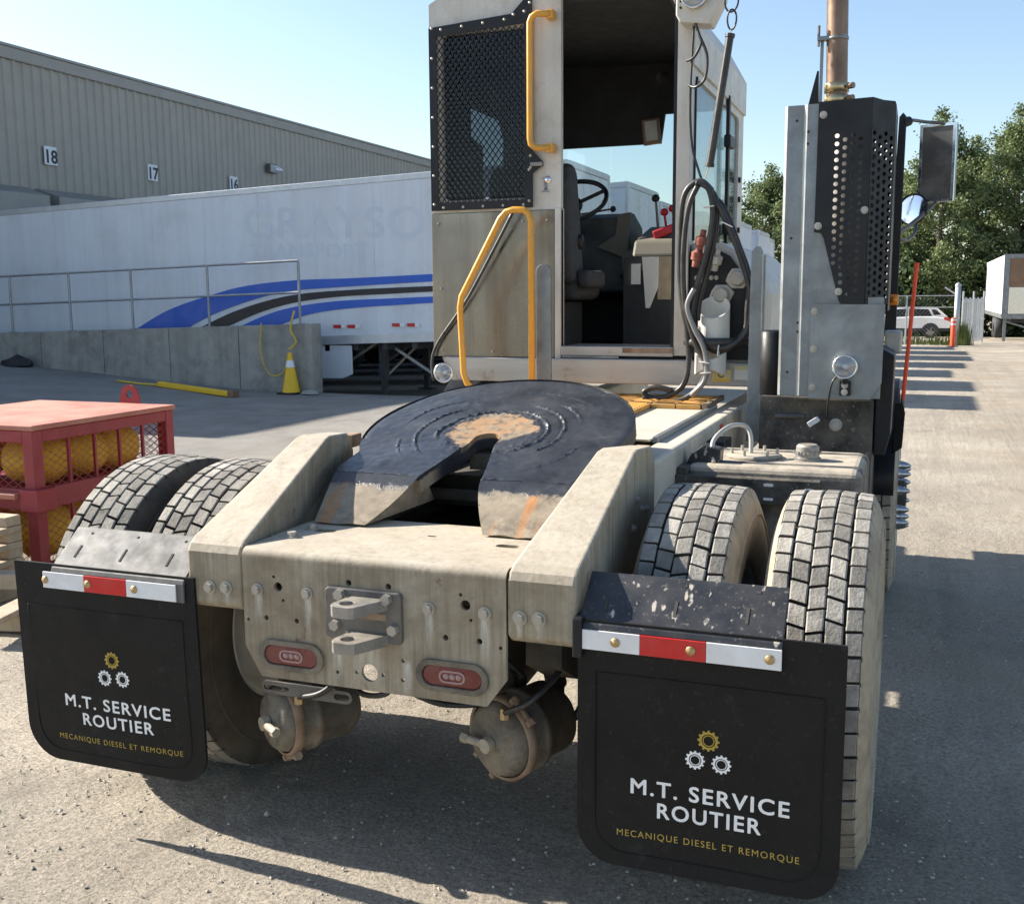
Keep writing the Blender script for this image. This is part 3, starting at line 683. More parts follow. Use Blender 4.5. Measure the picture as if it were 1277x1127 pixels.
def cone():
    x, y = -9.10, 13.98; z = float(zg(x, y)); C = empty('traffic_cone', (x, y, z)); tag(C, 'yellow traffic cone with white collar at the end of the concrete wall', 'cone')
    MB().lathe([(.0, .74), (.028, .74), (.032, .72), (.155, .045), (.165, .03)], (0, 0, 0), (0, 0, 1), 28).build('cone_body', 'cone_yellow', C, smooth=True)
    MB().lathe([(.0575, .60), (.083, .475)], (0, 0, 0), (0, 0, 1), 28).build('white_collar', 'tape_white', C, smooth=True)
    MB().prism(rrect(-.2, .2, -.2, .2, (.05,)*4), 'Z', 0, .035).build('base', 'cone_base', C, bevel=.006)
cone()
def rope(pts, name, r, label, m='rope_yellow'):
    tag(MB().tube(catmull(pts, 6), r, 6).build(name, m, None, smooth=True), label, 'rope')
wt = 1.105
rope([(-9.75, 14.10, wt+.02), (-9.74, 14.03, .6), (-9.55, 14.0, .22), (-9.25, 13.98, .25), (-9.14, 13.98, .60)], 'chain_line', .012, 'yellow line hanging from the wall top down to the cone')
rope([(-9.05, 14.10, 1.35), (-9.12, 14.06, 1.02), (-9.0, 14.04, .80), (-9.12, 13.98, .66)], 'chain_line', .018, 'yellow tie knotted from the rail post to the cone tip')
def parking_bar():
    a = px(198, 464, 'Y', 13.3); b2 = px(290, 473, 'Y', 13.0)
    za = float(zg(a.x, a.y)); zb2 = float(zg(b2.x, b2.y))
    P = empty('kerb_bar', (0, 0, 0)); tag(P, 'yellow painted bar lying at the foot of the concrete wall', 'bar')
    d = Vector((b2.x-a.x, b2.y-a.y, zb2-za)); c = Vector((a.x, a.y, za))+d*.5
    MB().obox(c+Vector((0, 0, .05)), (d.length, .12, .09), d, (0, 1, 0)).build('bar', 'cone_yellow', P, bevel=.015)
    e = Vector((b2.x, b2.y, zb2)); MB().obox(e+Vector((0, 0, .06)), (.14, .15, .12), d, (0, 1, 0)).build('end_block', 'exhaust_brown', P, bevel=.01)
    rope([(px(145, 464, 'Y', 13.3).x, 13.3, float(zg(px(145, 464, 'Y', 13.3).x, 13.3))+.02), (px(175, 465, 'Y', 13.25).x, 13.25, float(zg(px(175, 465, 'Y', 13.25).x, 13.25))+.02), (a.x, a.y, za+.03)], 'chain_line', .02, 'yellow line lying on the asphalt beside the yellow bar')
parking_bar()
def rubble(x, y, s, label):
    z = float(zg(x, y)); b = bmesh.new(); bmesh.ops.create_icosphere(b, subdivisions=2, radius=1)
    for v in b.verts:
        k = 1+.35*noise.noise(v.co*2.1+Vector((x, y, 0))); v.co = Vector((v.co.x*s*1.5*k, v.co.y*s*k, max(-.1, v.co.z)*s*.75*k))
    me = bpy.data.meshes.new('rubble'); b.to_mesh(me); b.free(); me.materials.append(MATS['cone_base' if s > .2 else 'concrete'])
    o = bpy.data.objects.new('wheel_chock' if s > .2 else 'rubble', me); COL.objects.link(o); o.location = (x, y, z+.02); tag(o, label, 'chock' if s > .2 else 'rubble')
rubble(-15.3, 13.9, .24, 'dark rubber lump lying at the far left foot of the wall')
rubble(-8.66, 13.9, .11, 'small grey lump on the ground at the right end of the wall')

# ------------------------------------------------------------------ trees, fence, car and trailer at the far end
def tree(x, y, h, cr, label, seed, leaves=15000, lm='leaves', lean=0.0, low=.12, ls=.17):
    rs = random.Random(seed); z0 = float(zg(x, y)); T = empty('poplar_tree', (x, y, z0)); tag(T, label, 'tree', 'trees beyond the yard fence')
    tk = MB(); P = [Vector((lean*h*t*t+.12*math.sin(t*5+seed), .1*math.cos(t*4+seed), h*.93*t)) for t in [i/12 for i in range(13)]]
    tk.tube(P, [.02+.22*(1-i/12)**.9 for i in range(13)], 8)
    cl = []
    nl = 46
    for k in range(nl):
        t = low+(1-low)*(k+.5)/nl; b = P[min(12, int(t*12))]; a = k*2.399+rs.uniform(-.4, .4)
        prof = math.sin(math.pi*min(1, .18+.84*t))**.7
        ln = cr*prof*rs.uniform(.65, 1.12)
        tip = b+Vector((math.cos(a)*ln, math.sin(a)*ln, ln*rs.uniform(.35, .75)))
        mid = b+(tip-b)*.5+Vector((0, 0, -.05*ln))
        tk.tube([b, mid, tip], [.055*(1.2-t)+.012, .03, .01], 5)
        for q in (.45, .75, 1.0, 1.1):
            cl.append((b+(tip-b)*q, .42+.45*rs.random()*cr/2.2))
    cl += [(P[-1]+Vector((0, 0, h*.03)), .5), (P[-1], .7), (P[-2], .9), (P[-3], 1.0)]
    tk.build('trunk', 'bark', T, smooth=True)
    n = leaves; r = np.random.RandomState(seed)
    ci = r.randint(0, len(cl), n); C = np.array([c[0] for c in cl])[ci]; S = np.array([c[1] for c in cl])[ci]
    off = r.normal(0, .42, (n, 3))*S[:, None]; off[:, 2] *= .85
    p = C+off
    s = (ls*(.6+.8*r.rand(n)))[:, None]
    u = r.normal(0, 1, (n, 3)); u /= np.linalg.norm(u, axis=1)[:, None]
    v = np.cross(u, r.normal(0, 1, (n, 3))); v /= np.linalg.norm(v, axis=1)[:, None]
    co = np.stack([p-u*s*.5, p+v*s*.30, p+u*s*.5, p-v*s*.30], 1).reshape(-1, 3).astype(np.float32)
    me = bpy.data.meshes.new('crown'); me.vertices.add(len(co)); me.vertices.foreach_set('co', co.ravel())
    me.loops.add(4*n); me.loops.foreach_set('vertex_index', np.arange(4*n, dtype=np.int32))
    me.polygons.add(n); me.polygons.foreach_set('loop_start', np.arange(0, 4*n, 4, dtype=np.int32)); me.update(calc_edges=True)
    me.materials.append(MATS[lm]); o = bpy.data.objects.new('crown', me); COL.objects.link(o); o.parent = T
    return T
tree(2.15, 64, 12.9, 2.3, 'tall leafy poplar just right of the tractor mirrors', 11, 34000)
tree(4.3, 69, 11.9, 2.2, 'poplar between the two tallest trees at the right', 12, 28000)
tree(6.4, 66, 13.2, 2.7, 'tall poplar over the box trailer at the right edge', 13, 36000)
tree(9.2, 68, 13.0, 2.6, 'poplar at the right edge of the picture behind the box trailer', 14, 24000)
tree(.2, 66, 9.6, 2.3, 'lower tree partly hidden by the perforated exhaust guard', 15, 26000)
tree(-7.6, 66, 10.6, 2.6, 'tree standing between the cab and the exhaust guard', 16, 30000)
tree(-10.8, 70, 9.3, 2.2, 'tree behind the cab side window', 17, 14000)
tree(-15.9, 64, 9.9, 1.6, 'thin tree top showing over the trailers through the cab', 18, 7000)
def hedge():
    r = np.random.RandomState(5); n = 30000
    x = r.uniform(-14, 16, n); h = 3.4*r.rand(n)**1.0*(1+.35*np.sin(x*1.7)+.2*np.sin(x*4.1)); y = r.uniform(62, 66, n)
    p = np.stack([x, y, zg(x, y)+h], -1); s = (.26*(.6+.8*r.rand(n)))[:, None]
    u = r.normal(0, 1, (n, 3)); u /= np.linalg.norm(u, axis=1)[:, None]; v = np.cross(u, r.normal(0, 1, (n, 3))); v /= np.linalg.norm(v, axis=1)[:, None]
    co = np.stack([p-u*s*.5, p+v*s*.33, p+u*s*.5, p-v*s*.33], 1).reshape(-1, 3).astype(np.float32)
    me = bpy.data.meshes.new('undergrowth'); me.vertices.add(len(co)); me.vertices.foreach_set('co', co.ravel())
    me.loops.add(4*n); me.loops.foreach_set('vertex_index', np.arange(4*n, dtype=np.int32))
    me.polygons.add(n); me.polygons.foreach_set('loop_start', np.arange(0, 4*n, 4, dtype=np.int32)); me.update(calc_edges=True)
    me.materials.append(MATS['leaves_dark']); o = bpy.data.objects.new('undergrowth', me); COL.objects.link(o)
    tag(o, 'dark tangled undergrowth below the far trees', 'undergrowth', kind='stuff')
hedge()
def weeds():
    b = MB(); rs = random.Random(4)
    for k in range(900):
        if k < 520: x = rs.gauss(2.85, .16); y = rs.uniform(40.5, 41.5); h = rs.uniform(.2, .95)
        else: x = rs.uniform(-.5, 2.6); y = rs.uniform(40.6, 43); h = rs.uniform(.1, .45)
        z = float(zg(x, y)); a = rs.uniform(-.2, .2); w = rs.uniform(.012, .03)
        b.add([(x-w, y, z), (x+w, y, z), (x+a*h, y+rs.uniform(-.1, .1), z+h)], [(0, 1, 2)])
    tag(b.build('weeds', 'grass'), 'straggly weeds growing along the far fence and gate post', 'weeds', kind='stuff')
weeds()
def fence():
    F = empty('chain_link_fence', (0, 0, 0)); tag(F, 'grey chain-link fence in front of the parked white car', 'fence'); Y = 41
    g = float(zg(0, Y)); zt = g+1.83
    for x in (-14, -11.5, -9, -6.5, -4, -1.5, .9): MB().cyl((x, Y, g-.1), (x, Y, zt), .03, 8).build('fence_post', 'fence_steel', F)
    for z in (zt, g+1.4): MB().cyl((-14, Y, z), (2.6, Y, z), .018, 6).build('fence_rail', 'fence_steel', F)
    b = MB(); s = .14
    for k in range(int((16.6+1.8)/s)+14):
        x = -14-1.85+k*s
        for sg in (1, -1):
            x0 = x if sg == 1 else x+1.83; x1 = x0+sg*1.83
            za, zb2 = g, zt
            if min(x0, x1) < -14 or max(x0, x1) > 2.6: continue
            b.add([(x0-.004, Y, za), (x0+.004, Y, za), (x1+.004, Y, zb2), (x1-.004, Y, zb2)], [(0, 1, 2, 3)])
    tag(b.build('chain_link', 'fence_steel', F), kind='stuff')
    G = empty('gate_post', (2.66, 40.6, 0)); tag(G, 'thick galvanised gate post beside the orange bollard', 'post')
    gz = float(zg(2.66, 40.6)); G.location.z = gz
    MB().cyl((0, 0, 0), (0, 0, 2.22), .10, 14).build('post', 'fence_steel', G, smooth=True)
    MB().lathe([(.0, .09), (.07, .06), (.112, 0), (.112, -.05)], (0, 0, 2.22), (0, 0, 1), 14).build('post_cap', 'fence_steel', G, smooth=True)
    MB().cyl((-.05, 0, 1.86), (-.45, .1, 2.14), .03, 8).build('barb_arm', 'fence_steel', G)
    S = empty('slatted_gate', (2.9, 42, float(zg(2.9, 42)))); tag(S, 'white slatted gate standing open beside the box trailer', 'gate')
    for k in range(11):
        MB().box((k*.075, -.02+k*.12, .08), (k*.075+.06, .0+k*.12, 1.72+.05*(k%2))).build('slat', 'slat_white', S)
    for k in (0, 5.2, 10.5): MB().cyl((k*.075, .03+k*.12, 0), (k*.075, .03+k*.12, 2.0), .035, 8).build('gate_frame', 'fence_steel', S)
    for z in (.2, 1.6): MB().cyl((0, .04, z), (.80, 1.32, z), .02, 6).build('gate_rail', 'fence_steel', S)
    B = empty('bollard', (2.52, 39.2, float(zg(2.5, 39.2)))); tag(B, 'orange bollard with white bands in front of the gate post', 'bollard')
    MB().lathe([(0, 1.04), (.06, 1.04), (.085, 1.0), (.085, 0)], (0, 0, 0), (0, 0, 1), 18).build('sleeve', 'orange_pole', B, smooth=True)
    for z in (.78, .93): MB().lathe([(.0875, z), (.0875, z+.06)], (0, 0, 0), (0, 0, 1), 18).build('white_band', 'tape_white', B, smooth=True)
    MB().prism(circle(0, 0, .2, 16), 'Z', 0, .03).build('base', 'cone_base', B)
fence()
def suv():
    x, y = .45, 58.0; C = empty('parked_car', (x, y, float(zg(x, y)))); tag(C, 'white sport utility car parked behind the chain-link fence', 'car')
    side = [(-2.3, .35), (2.28, .38), (2.42, .55), (2.45, .85), (2.34, 1.05), (1.75, 1.12), (.95, 1.14), (-1.0, 1.06), (-2.1, .92), (-2.32, .7)]
    MB().prism(side, 'Y', -.92, .92).build('body', 'car_white', C, bevel=.07, seg=3)
    MB().prism([(-1.05, 1.05), (-.25, 1.56), (.3, 1.62), (1.75, 1.60), (2.32, 1.08)], 'Y', -.80, .80).build('cabin', 'car_white', C, bevel=.06, seg=3)
    for w in ([(-.75, 1.10), (-.15, 1.50), (.35, 1.53), (.35, 1.12)], [(.42, 1.12), (.42, 1.53), (1.35, 1.50), (1.55, 1.16)], [(1.62, 1.20), (1.50, 1.49), (1.72, 1.48), (1.98, 1.22)]):
        MB().prism(w, 'Y', -.815, -.80).build('side_window', 'car_glass', C)
    MB().prism([(-2.28, .34), (2.40, .37), (2.42, .54), (-2.3, .52)], 'Y', -.935, .935).build('lower_trim', 'car_trim', C, bevel=.02)
    for wx in (-1.42, 1.48):
        a = MB().prism([(wx+.44*math.cos(t), .36+.44*math.sin(t)) for t in [math.pi*i/12 for i in range(13)]], 'Y', -.945, -.90).build('wheel_arch', 'car_trim', C)
        for e in (-1, 1):
            w = MB().lathe([(.20, -.11), (.33, -.11), (.36, -.08), (.36, .08), (.33, .11), (.20, .11)], (wx, e*.84, .36), (0, 1, 0), 28).build('tyre', 'car_trim', C, smooth=True)
            k = MB(); k.cyl((wx, e*.84-.10, .36), (wx, e*.84+.1, .36), .19, 20)
            for q in range(5):
                t = q*2*math.pi/5; k.obox((wx+.12*math.cos(t), e*.96, .36+.12*math.sin(t)), (.2, .03, .05), (math.cos(t), 0, math.sin(t)), (0, 1, 0))
            k.build('rim', 'steel_grey', w)
    MB().prism([(2.12, .98), (2.44, .86), (2.44, .98), (2.30, 1.08), (2.1, 1.06)], 'Y', -.93, -.70).build('tail_light', 'tape_red', C)
    MB().box((2.40, -.5, .8), (2.47, .5, .95)).build('number_plate', 'sign_white', C)
suv()
def box_trailer():
    T = empty('box_trailer', (0, 0, 0)); tag(T, 'white box trailer with a brown rear panel parked at the right edge', 'trailer')
    x0, x1, y0, y1, z0, z1 = 4.72, 7.32, 49.0, 62.5, .52, 3.20; g = float(zg(5, 49))
    MB().box((x0, y0+.05, z0+.12), (x1, y1, z1)).build('body', 'slat_white', T, bevel=.03)
    fr = MB()
    fr.box((x0-.01, y0-.02, z0), (x0+.22, y0+.06, z1+.02)); fr.build('corner_post', 'galvanised', T, bevel=.01)
    MB().box((x1-.22, y0-.02, z0), (x1+.01, y0+.06, z1+.02)).build('corner_post', 'galvanised', T, bevel=.01)
    MB().box((x0+.22, y0-.018, z1-.16), (x1-.22, y0+.06, z1+.02)).build('header', 'galvanised', T)
    MB().box((x0-.01, y0-.03, z0-.08), (x1+.01, y0+.07, z0+.12)).build('sill', 'galvanised', T, bevel=.01)
    for k in range(2): MB().box((x0+.24, y0, z0+1.30+k*.62), (x1-.24, y0+.05, z0+1.30+k*.62+.60)).build('door_panel', 'panel_brown', T)
    MB().box((x0+.24, y0-.004, z0+.14), (x1-.24, y0+.05, z0+1.27)).build('polished_panel', 'chrome', T)
    MB().box((x0-.02, y0+.1, z0-.06), (x0+.03, y1, z0+.12)).build('bottom_rail', 'galvanised', T)
    for xx in (x0+.1, x1-.2):
        MB().box((xx, y0+.3, g), (xx+.12, y0+.42, z0)).build('support_leg', 'galvanised', T)
    MB().obox((x0+.75, y0+.36, .14), (1.3, .07, .07), (1, 0, -.32), (0, 1, 0)).build('leg_brace', 'galvanised', T)
    for yy in (54, 55.3):
        MB().lathe([(.25, -.02), (.45, .0), (.5, .06), (.5, .5), (.25, .52)], (x0+.03, yy, g+.46), (1, 0, 0), 24).build('wheel', 'trailer_under', T, smooth=True)
        MB().lathe([(.25, -.02), (.45, .0), (.5, .06), (.5, .5), (.25, .52)], (x1-.03, yy, g+.46), (-1, 0, 0), 24).build('wheel', 'trailer_under', T, smooth=True)
    MB().box((x0+.4, y0+.2, z0-.25), (x1-.4, y1-.5, z0-.07)).build('underframe', 'trailer_under', T)
box_trailer()

# ------------------------------------------------------------------ red cage of yellow sacks, timber
def cage():
    x1, x0, y0, y1, zt = -3.20, -4.32, 2.08, 3.28, .90
    C = empty('storage_cage', (0, 0, -.02)); tag(C, 'red steel mesh cage holding yellow sacks beside the left tyres', 'cage')
    t = .075
    for x in (x0, x1-t):
        for y in (y0, y1-t): MB().box((x, y, 0), (x+t, y+t, zt-.02)).build('corner_post', 'red_paint', C, bevel=.006)
    MB().box((x0-.01, y0-.01, zt-.02), (x1+.012, y1+.012, zt+.01)).build('lid', 'red_top', C, bevel=.006)
    def beam(a, b, z0, z1, name='beam'):
        MB().box((a[0], a[1], z0), (b[0], b[1], z1)).build(name, 'red_paint', C, bevel=.006)
    for z0, z1 in ((zt-.09, zt-.022), (.43, .55), (.04, .12)):
        beam((x1-.05, y0+t, 0), (x1-.001, y1-t, 0), z0, z1); beam((x0+t, y0+.001, 0), (x1-t, y0+.05, 0), z0, z1)
        beam((x0+.001, y0+t, 0), (x0+.05, y1-t, 0), z0, z1); beam((x0+t, y1-.05, 0), (x1-t, y1-.001, 0), z0, z1)
    for k in range(1, 5):
        y = y0+t+(y1-y0-2*t)*k/5; MB().box((x1-.03, y-.008, .12), (x1-.012, y+.008, zt-.09)).build('bar', 'red_paint', C)
    for k in range(1, 4):
        x = x0+t+(x1-x0-2*t)*k/4; MB().box((x-.008, y0+.012, .12), (x+.008, y0+.03, zt-.09)).build('bar', 'red_paint', C)
    MB().box((x1-.55, y0-.06, .50), (x1-.02-t, y0, .53)).build('step_plate', 'red_top', C, bevel=.004)
    MB().box((x1-.08, y0-.04, .43), (x1+.05, y0+.10, .555)).build('corner_block', 'red_paint', C, bevel=.006)
    lx = -3.56
    MB().prism([(lx-.085, zt-.02), (lx+.085, zt-.02), (lx+.075, zt+.06)]+[(lx+.065*math.cos(a), zt+.075+.055*math.sin(a)) for a in [math.pi*i/8 for i in range(9)]]+[(lx-.075, zt+.06)], 'Y', y1+.013, y1+.03,
               holes=[circle(lx, zt+.07, .028, 12)]).build('lifting_lug', 'red_paint', C)
    # expanded mesh panels
    def mesh(p0, du, dv, nu, nv, name, r=.0022):
        b = MB(); p0 = Vector(p0); du = Vector(du); dv = Vector(dv); nn = du.cross(dv).normalized()*r
        for i in range(nu):
            for j in range(nv):
                for q in (((0, .5), (.5, 0)), ((.5, 0), (1, .5)), ((1, .5), (.5, 1)), ((.5, 1), (0, .5))):
                    if q[0] == (.5, 0) and j > 0: pass
                    a = p0+du*((i+q[0][0])/nu)+dv*((j+q[0][1])/nv); c = p0+du*((i+q[1][0])/nu)+dv*((j+q[1][1])/nv)
                    e = (c-a).cross(nn).normalized()*r
                    b.add([a-e, a+e, c+e, c-e], [(0, 1, 2, 3)])
        o = b.build(name, 'red_paint', C); tag(o, kind='stuff')
    for z0, z1, nv in ((.55, zt-.09, 6), (.12, .43, 7)):
        mesh((x1-.02, y0+t, z0), (0, y1-y0-2*t, 0), (0, 0, z1-z0), 15, nv, 'wire_mesh')
        mesh((x0+t, y0+.02, z0), (x1-x0-2*t, 0, 0), (0, 0, z1-z0), 14, nv, 'wire_mesh')
        mesh((x0+.02, y0+t, z0), (0, y1-y0-2*t, 0), (0, 0, z1-z0), 15, nv, 'wire_mesh')
        mesh((x0+t, y1-.02, z0), (x1-x0-2*t, 0, 0), (0, 0, z1-z0), 14, nv, 'wire_mesh')
    MB().box((x0+.05, y0+.05, .50), (x1-.05, y1-.05, .53)).build('shelf', 'red_paint', C)
    lab = {(0, 1): 'yellow sack on the upper shelf nearest the cage corner post', (1, 1): 'yellow sack on the upper shelf in the middle of the cage', (2, 1): 'yellow sack at the far end of the upper shelf',
           (0, 0): 'yellow sack at the bottom of the cage by its corner post', (1, 0): 'yellow sack at the bottom middle of the cage', (2, 0): 'yellow sack at the bottom far end of the cage',
           (3, 1): 'yellow sack on the upper shelf at the left behind the cage front', (3, 0): 'yellow sack at the bottom left behind the cage front'}
    for (i, lev), lb in lab.items():
        b = bmesh.new(); bmesh.ops.create_icosphere(b, subdivisions=3, radius=1)
        hz = .165 if lev else .175
        for v in b.verts:
            c = v.co.copy(); k = 1+.12*noise.noise(c*1.6+Vector((i*7.1, lev*3.3, 0)))+.035*noise.noise(c*5+Vector((i*3, 0, 0)))
            ta = 1-.28*max(0, c.z)**2
            v.co = Vector((c.x*.20*k*ta, c.y*.19*k*ta, c.z*hz*k))
        for f in b.faces: f.smooth = True
        me = bpy.data.meshes.new('sack'); b.to_mesh(me); b.free(); me.materials.append(MATS['yellow_sack'])
        o = bpy.data.objects.new('sack', me); COL.objects.link(o)
        yy = y0+.30+.29*i if i < 3 else y0+.30; xx = x1-.27 if i < 3 else x1-.75
        o.location = (xx, yy, (.51 if lev else .08)+hz*.93); tag(o, lb, 'sack', 'yellow sacks in the red cage')
cage()
def timber():
    P = empty('pallet_stack', (0, 0, -.02)); tag(P, 'stack of weathered pallet boards beside the red cage', 'pallet')
    # end of a slatted pallet leaning level, at the left edge
    for k in range(4):
        MB().box((-4.3, 1.62, .12+.088*k), (-3.16, 1.72, .175+.088*k)).build('board', 'wood', P, bevel=.005)
        MB().box((-4.3, 1.86, .12+.088*k), (-3.20, 1.96, .175+.088*k)).build('board', 'wood', P, bevel=.005)
    for x in (-3.26, -3.75, -4.2): MB().box((x, 1.60, .0), (x+.09, 1.98, .12)).build('bearer', 'wood', P, bevel=.005)
    for x in (-3.27, -3.76): 
        for k in range(3): MB().box((x, 1.64, .176+.088*k), (x+.08, 1.95, .207+.088*k)).build('spacer', 'wood', P)
    Q = empty('timber_frame', (0, 0, -.02)); tag(Q, 'pale timber frame lying in front of the red cage', 'timber')
    MB().obox((-2.95, 1.68, .165), (1.5, .10, .08), (1, .24, 0), (0, 1, 0)).build('beam', 'wood', Q, bevel=.006)
    MB().obox((-3.12, 1.30, .055), (1.3, .10, .08), (1, .24, 0), (0, 1, 0)).build('beam', 'wood', Q, bevel=.006)
    for d in (0, .5): MB().obox((-3.25+d, 1.42+d*.24, .11), (.12, .72, .03), (1, .24, 0), (-.24, 1, 0)).build('cross_slat', 'wood', Q, bevel=.004)
    for d in (0.1, .6): MB().box((-3.4+d, 1.55+d*.24, 0), (-3.3+d, 1.66+d*.24, .13)).build('block', 'wood', Q)
timber()

# ================================================================== the yard tractor
TR = empty('yard_tractor', (0, 0, 0))
tag(TR, 'dusty white yard tractor with greased fifth wheel and lettered mud flaps, seen from behind', 'tractor')
def part(b, name, m, par=None, **k): return b.build(name, m, TR if par is None else par, **k)
def bolt(par, c, d, r=.013, m='bolt_steel', name='bolt', washer=True):
    c = Vector(c); d = Vector(d).normalized(); b = MB()
    if washer: b.cyl(c-d*.002, c+d*.004, r*1.45, 14)
    b.cyl(c-d*.002, c+d*(.004+r*.85), r, 6, r*.96)
    return b.build(name, m, par)
def P0(u, v, Y=0.0): return px(230+.3994*u, 640+.3994*v, 'Y', Y)

# frame rails and underbody
for s in (-1, 1):
    b = MB()
    xo, xi = .523*s, .415*s
    a, c = min(xo, xi), max(xo, xi)
    b.box((a, .80, .74), (c, 4.9, 1.022))
    part(b, 'frame_rail', 'frame_white', bevel=.016, seg=3)
for y in (1.3, 2.1, 2.9): part(MB().box((-.42, y, .80), (.42, y+.12, .98)), 'crossmember', 'under_dark')
b = MB()
b.box((-.42, .46, .60), (.42, .50, .88)); b.box((-.36, .55, .86), (-.26, 1.5, .98)); b.box((.26, .55, .86), (.36, 1.5, .98)); b.box((-.26, 1.0, .84), (.26, 1.35, .95))
b.box((-.42, .62, .72), (.42, 1.9, .78)); part(b, 'slide_frame', 'under_dark')
b = MB(); b.cyl((-1.0, .641, .500), (1.0, .641, .500), .075, 18); part(b, 'axle', 'under_dark', smooth=True)
b = MB().lathe([(.0, -.26), (.10, -.25), (.19, -.12), (.215, 0), (.20, .12), (.12, .26), (.09, .34), (0, .35)], (.06, .641, .50), (0, 1, 0), 24)
part(b, 'differential', 'under_dark', smooth=True)
b = MB(); b.cyl((.03, .9, .52), (.03, 3.4, .62), .05, 12); part(b, 'drive_shaft', 'under_dark', smooth=True)
for s in (-1, 1):
    b = MB(); b.prism([(.15, .60), (.30, .52), (1.0, .52), (1.25, .66), (1.25, .74), (.15, .74)], 'X', s*.44-.05, s*.44+.05); part(b, 'suspension_hanger', 'under_dark')

# rear crossmember plate with its holes
def rear_plate():
    a, zb, zt, c = .3915, .531, .868, .058
    out = [(-a, zb+.085), (-a+.05, zb), (a-.055, zb), (a, zb+.075), (a, zt), (-a, zt)]
    hs = []
    for u, v, r in ((278,198,5),(292,229,13),(308,272,5),(200,330,5),(256,325,7.5),(350,336,7.5),(512,217,9),(636,229,9),(862,254,5),(877,287,14),(894,334,5),(815,388,8.5),
                    (921,400,8.5),(987,421,5.5),(478,495,5.5),(538,495,5.5),(620,505,5.5),(683,460,6),(682,520,6),(578,498,25)):
        p = P0(u, v); hs.append(circle(p.x, p.z, r*.00098, 20 if r > 10 else 10))
    for sx in (-1, 1): hs.append(oval(sx*.2417, .600, .188, .070, 8))
    PL = part(MB().prism(out, 'Y', 0, .012, holes=hs), 'rear_plate', 'plate_paint')
    # rolled bend and level top
    n = 8; r = .026; prof = []
    for i in range(n+1):
        t = math.pi/2*i/n; prof.append((r-r*math.cos(t), zt+r*math.sin(t)))
    prof.append((.46, zt+r+.004)); k = len(prof); b = MB()
    v = [(-a, y, z) for y, z in prof]+[(a, y, z) for y, z in prof]
    inn = [(y+.012*math.cos(math.pi/2*min(i, n)/n), z-.012*math.sin(math.pi/2*min(i, n)/n)) for i, (y, z) in enumerate(prof)]
    v += [(-a, y, z) for y, z in inn]+[(a, y, z) for y, z in inn]
    f = [(i, i+1, k+i+1, k+i) for i in range(k-2)]+[(2*k+i, 3*k+i, 3*k+i+1, 2*k+i+1) for i in range(k-1)]
    f += [(i, 2*k+i, 2*k+i+1, i+1) for i in range(k-1)]+[(k+i, k+i+1, 3*k+i+1, 3*k+i) for i in range(k-1)]
    b.add(v, f); b.build('rolled_bend', 'frame_paint', PL, auto=40)
    tp = MB().prism([(-a, r+.0005), (a, r+.0005), (a, .46), (-a, .46)], 'Z', zt+r-.012, zt+r, holes=[oval(-.285, .265, .075, .036), oval(.30, .255, .07, .034), oval(.05, .30, .03, .014)])
    tp.build('top_plate', 'frame_paint', PL)
    for u, v in ((229,237),(384,250),(763,297),(938,312)): p = P0(u, v); bolt(PL, (p.x, 0, p.z), (0, -1, 0), .0125)
    for x, y in ((-.33, .16), (-.33, .27)): bolt(PL, (x, y, zt+r), (0, 0, 1), .014)
    # tail lights
    for sx in (-1, 1):
        c0 = (sx*.2417, .600)
        g = MB(); o1 = oval(*c0, .206, .086, 10); o2 = oval(*c0, .170, .056, 10)
        g.prism(o1, 'Y', -.010, .004, holes=[o2]); G = g.build('lamp_grommet', 'chamber_dirt', PL, bevel=.004)
        lens = MB().prism(oval(*c0, .171, .057, 10), 'Y', -.004, .02).build('tail_light', 'red_lens', PL, bevel=.004)
        MB().prism(oval(c0[0], c0[1], .075, .034, 8), 'Y', -.0065, -.003, holes=[oval(c0[0], c0[1], .064, .024, 8)]).build('lens_ring', 'lens_clear', lens)
        for k in (-1, 0, 1): MB().lathe([(0, .004), (.006, .003), (.0085, 0)], (c0[0]+k*.018, -.004, c0[1]), (0, -1, 0), 12).build('lamp_diode', 'lens_clear', lens, smooth=True)
    # clevis hitch
    H = MB().prism(rrect(-.122, .104, .672, .812, (.012,)*4, 3), 'Y', -.016, -.0005).build('hitch_plate', 'steel_dark', PL, bevel=.003)
    for zc in (.779, .683):
        o = [(-.072, -.014), (-.058, -.030), (-.062, -.05), (-.068, -.105)]
        o = [(-.070, -.014), (-.050, -.020), (-.046, -.030), (-.056, -.085), (-.052, -.105), (-.040, -.118), (.006, -.120), (.018, -.112), (.052, -.045), (.066, -.014)]
        MB().prism(o, 'Z', zc-.015, zc+.015, holes=[circle(-.018, -.080, .020, 18)]).build('clevis_tongue', 'steel_grey', PL, bevel=.002)
    for u, v in ((487,250),(633,268),(474,345),(655,362)): p = P0(u, v, -.016); bolt(PL, (p.x, -.016, p.z), (0, -1, 0), .0155, washer=False)
    MB().box((-.05, -.0155, .735), (.06, -.0168, .752)).build('rust_stain', 'clamp_rust', PL)
rear_plate()

